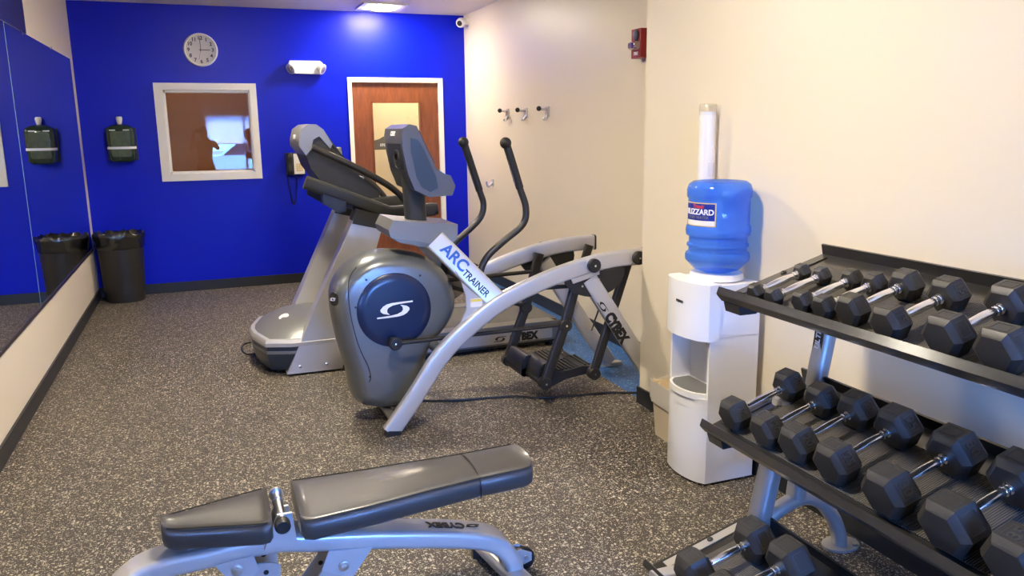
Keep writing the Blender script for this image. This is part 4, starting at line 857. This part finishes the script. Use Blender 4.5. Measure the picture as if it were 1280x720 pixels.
ch = [[(0, 0, .90, (.15, .11)), (0, 0, 1.02, (.13, .095)), (0, .005, 1.16, (.14, .10)), (0, 0, 1.29, (.13, .09)), (0, .005, 1.37, .055), (0, .015, 1.42, .05), (0, .02, 1.49, (.072, .09)), (0, .025, 1.56, (.07, .09)), (0, .02, 1.605, (.045, .06))],
      [(0, .03, 1.46, .05), (0, .115, 1.498, .013), (0, .124, 1.485, .012)]]
ch[1][0] = (0, .02, 1.49, (.072, .09))
for s in (-1, 1):
    ch.append([(0, 0, .90, .15), (s * .09, 0, .82, .085), (s * .10, .015, .48, .056), (s * .105, -.01, .10, .036), (s * .11, .10, .035, .036), (s * .115, .16, .03, .028)])
    cxw = -.10 + s * .085
    ch.append([(0, 0, 1.29, .13), (s * .16, 0, 1.325, .052), (s * .26, .12, 1.20, .040), (cxw, .255, 1.475, .027), (cxw - s * .004, .285, 1.525, (.03, .018))])
    for k in range(4):
        fx = cxw - s * (.030 - .019 * k); ch.append([(cxw - s * .004, .285, 1.525, .03), (fx, .305, 1.548 + .004 * k, .0085), (fx - s * .010, .338, 1.565 + .004 * k, .008), (fx - s * .022, .352, 1.562, .007)])
    ch.append([(cxw - s * .004, .285, 1.525, .03), (cxw - s * .03, .30, 1.52, .010), (cxw - s * .05, .322, 1.535, .009)])
skinned('body', 'skin', ch, pr)
sh2 = [[(0, 0, .93, (.165, .125)), (0, 0, 1.04, (.145, .11)), (0, .005, 1.16, (.155, .115)), (0, 0, 1.29, (.145, .105)), (0, .003, 1.345, .075)]]
for s in (-1, 1): sh2.append([(0, 0, 1.29, .14), (s * .16, 0, 1.325, .066), (s * .225, .075, 1.245, .058)])
skinned('shirt', 'shirt', sh2, pr)
tr2 = []
for s in (-1, 1): tr2.append([(0, 0, .93, (.16, .12)), (s * .09, 0, .82, .10), (s * .10, .015, .48, .070), (s * .105, -.01, .09, .058)])
skinned('trousers', 'trouser', tr2, pr)
skinned('hair', 'hair', [[(0, -.02, 1.45, (.07, .05)), (0, -.025, 1.52, (.083, .075)), (0, -.005, 1.60, (.078, .085)), (0, .02, 1.63, (.045, .055))]], pr)
for s in (-1, 1):
    bm = B(); lathe(bm, [(.001, -.016), (.010, -.012), (.013, 0), (.010, .012), (.001, .016)], (.10 + s * .024, -.36 + .112, 1.515), n=12); obj('eye', bm, 'blackgraph', pr)
bm = B(); box(bm, .10 - .019, .10 + .019, -.36 + .107, -.36 + .116, 1.452, 1.460); obj('mouth', bm, 'redgraph', pr, bevel=.003)
pn_ = thing('phone', (.03, -.012, 1.54), 'black phone held up in both hands by the person in the reflection', 'phone')
obj('phone_body', box(B(), -.045, .10, -.014, -.006, 1.525, 1.597), 'black', pn_, bevel=.003)
obj('screen', box(B(), -.040, .095, -.0148, -.0138, 1.529, 1.593), 'carglass', pn_, smooth=0)
cr = thing('car', (1.9, -8.5, -.2), 'silver car parked outside, seen in the window reflection', 'car')
bm = B(); prism(bm, [(-.3, .30), (-.35, .62), (-.2, .78), (.55, .86), (2.9, .88), (3.9, .80), (4.15, .62), (4.1, .30)], -9.3, -7.6); prism
obj('car_body', bm, 'car', cr, bevel=.10, seg=4, loc=None)
bm = B(); prism(bm, [(.55, .82), (1.15, 1.30), (2.35, 1.33), (3.15, .84)], -9.2, -7.7); obj('cabin', bm, 'carglass', cr, bevel=.12, seg=4)
for x in (.45, 3.2):
    for y in (-9.2, -7.7):
        bm = B(); lathe(bm, [(.001, -.1), (.28, -.1), (.32, -.06), (.32, .06), (.28, .1), (.001, .1)], (x, y, .12), (0, 1, 0), 28); obj('wheel', bm, 'tyre', cr)

# ------------------------------------------------------------------ daylight, hall lamps, world
W = bpy.data.worlds.new('sky'); bpy.context.scene.world = W; W.use_nodes = True
bgn = W.node_tree.nodes['Background']; bgn.inputs['Color'].default_value = (.09, .30, 1.0, 1); bgn.inputs['Strength'].default_value = 27.0
def area(name, loc, sx, sy_, energy, col, rot=(0, 0, 0), portal=False):
    l = bpy.data.lights.new(name, 'AREA'); l.shape = 'RECTANGLE'; l.size = sx; l.size_y = sy_; l.energy = energy; l.color = col
    o = bpy.data.objects.new(name, l); C.objects.link(o); o.location = loc; o.rotation_euler = rot
    if portal: l.cycles.is_portal = True
    return o
area('window_portal', ((fx0 + fx1) / 2, YF - .16, (fz0 + fz1) / 2), fx1 - fx0, fz1 - fz0, 1, (1, 1, 1), (PI / 2, 0, 0), True)
area('room_lamp', (0, 9.4, HC - .03), .5, .5, 2.6, (1, .78, .52))
area('hall_lamp', (2.4, 9.2, HC - .03), .5, .5, 12, (1, .87, .55))

sl = bpy.data.lights.new('blind_fill_sun', 'SUN'); sl.energy = 14; sl.color = (1, .93, .85); sl.angle = .01  # added sun lamp, brightens the roller blind from outside
so_ = bpy.data.objects.new('blind_fill_sun', sl); C.objects.link(so_); so_.rotation_euler = (math.radians(38), 0, math.radians(12))
sc = bpy.context.scene
sc.view_settings.view_transform = 'Standard'; sc.view_settings.look = 'None'; sc.view_settings.gamma = 1; sc.view_settings.use_curve_mapping = False
sc.view_settings.exposure = 1.72
sc.cycles.max_bounces = 10; sc.cycles.diffuse_bounces = 5; sc.cycles.glossy_bounces = 5; sc.cycles.transmission_bounces = 8; sc.cycles.caustics_refractive = False; sc.cycles.caustics_reflective = False
sc.cycles.sample_clamp_indirect = 8
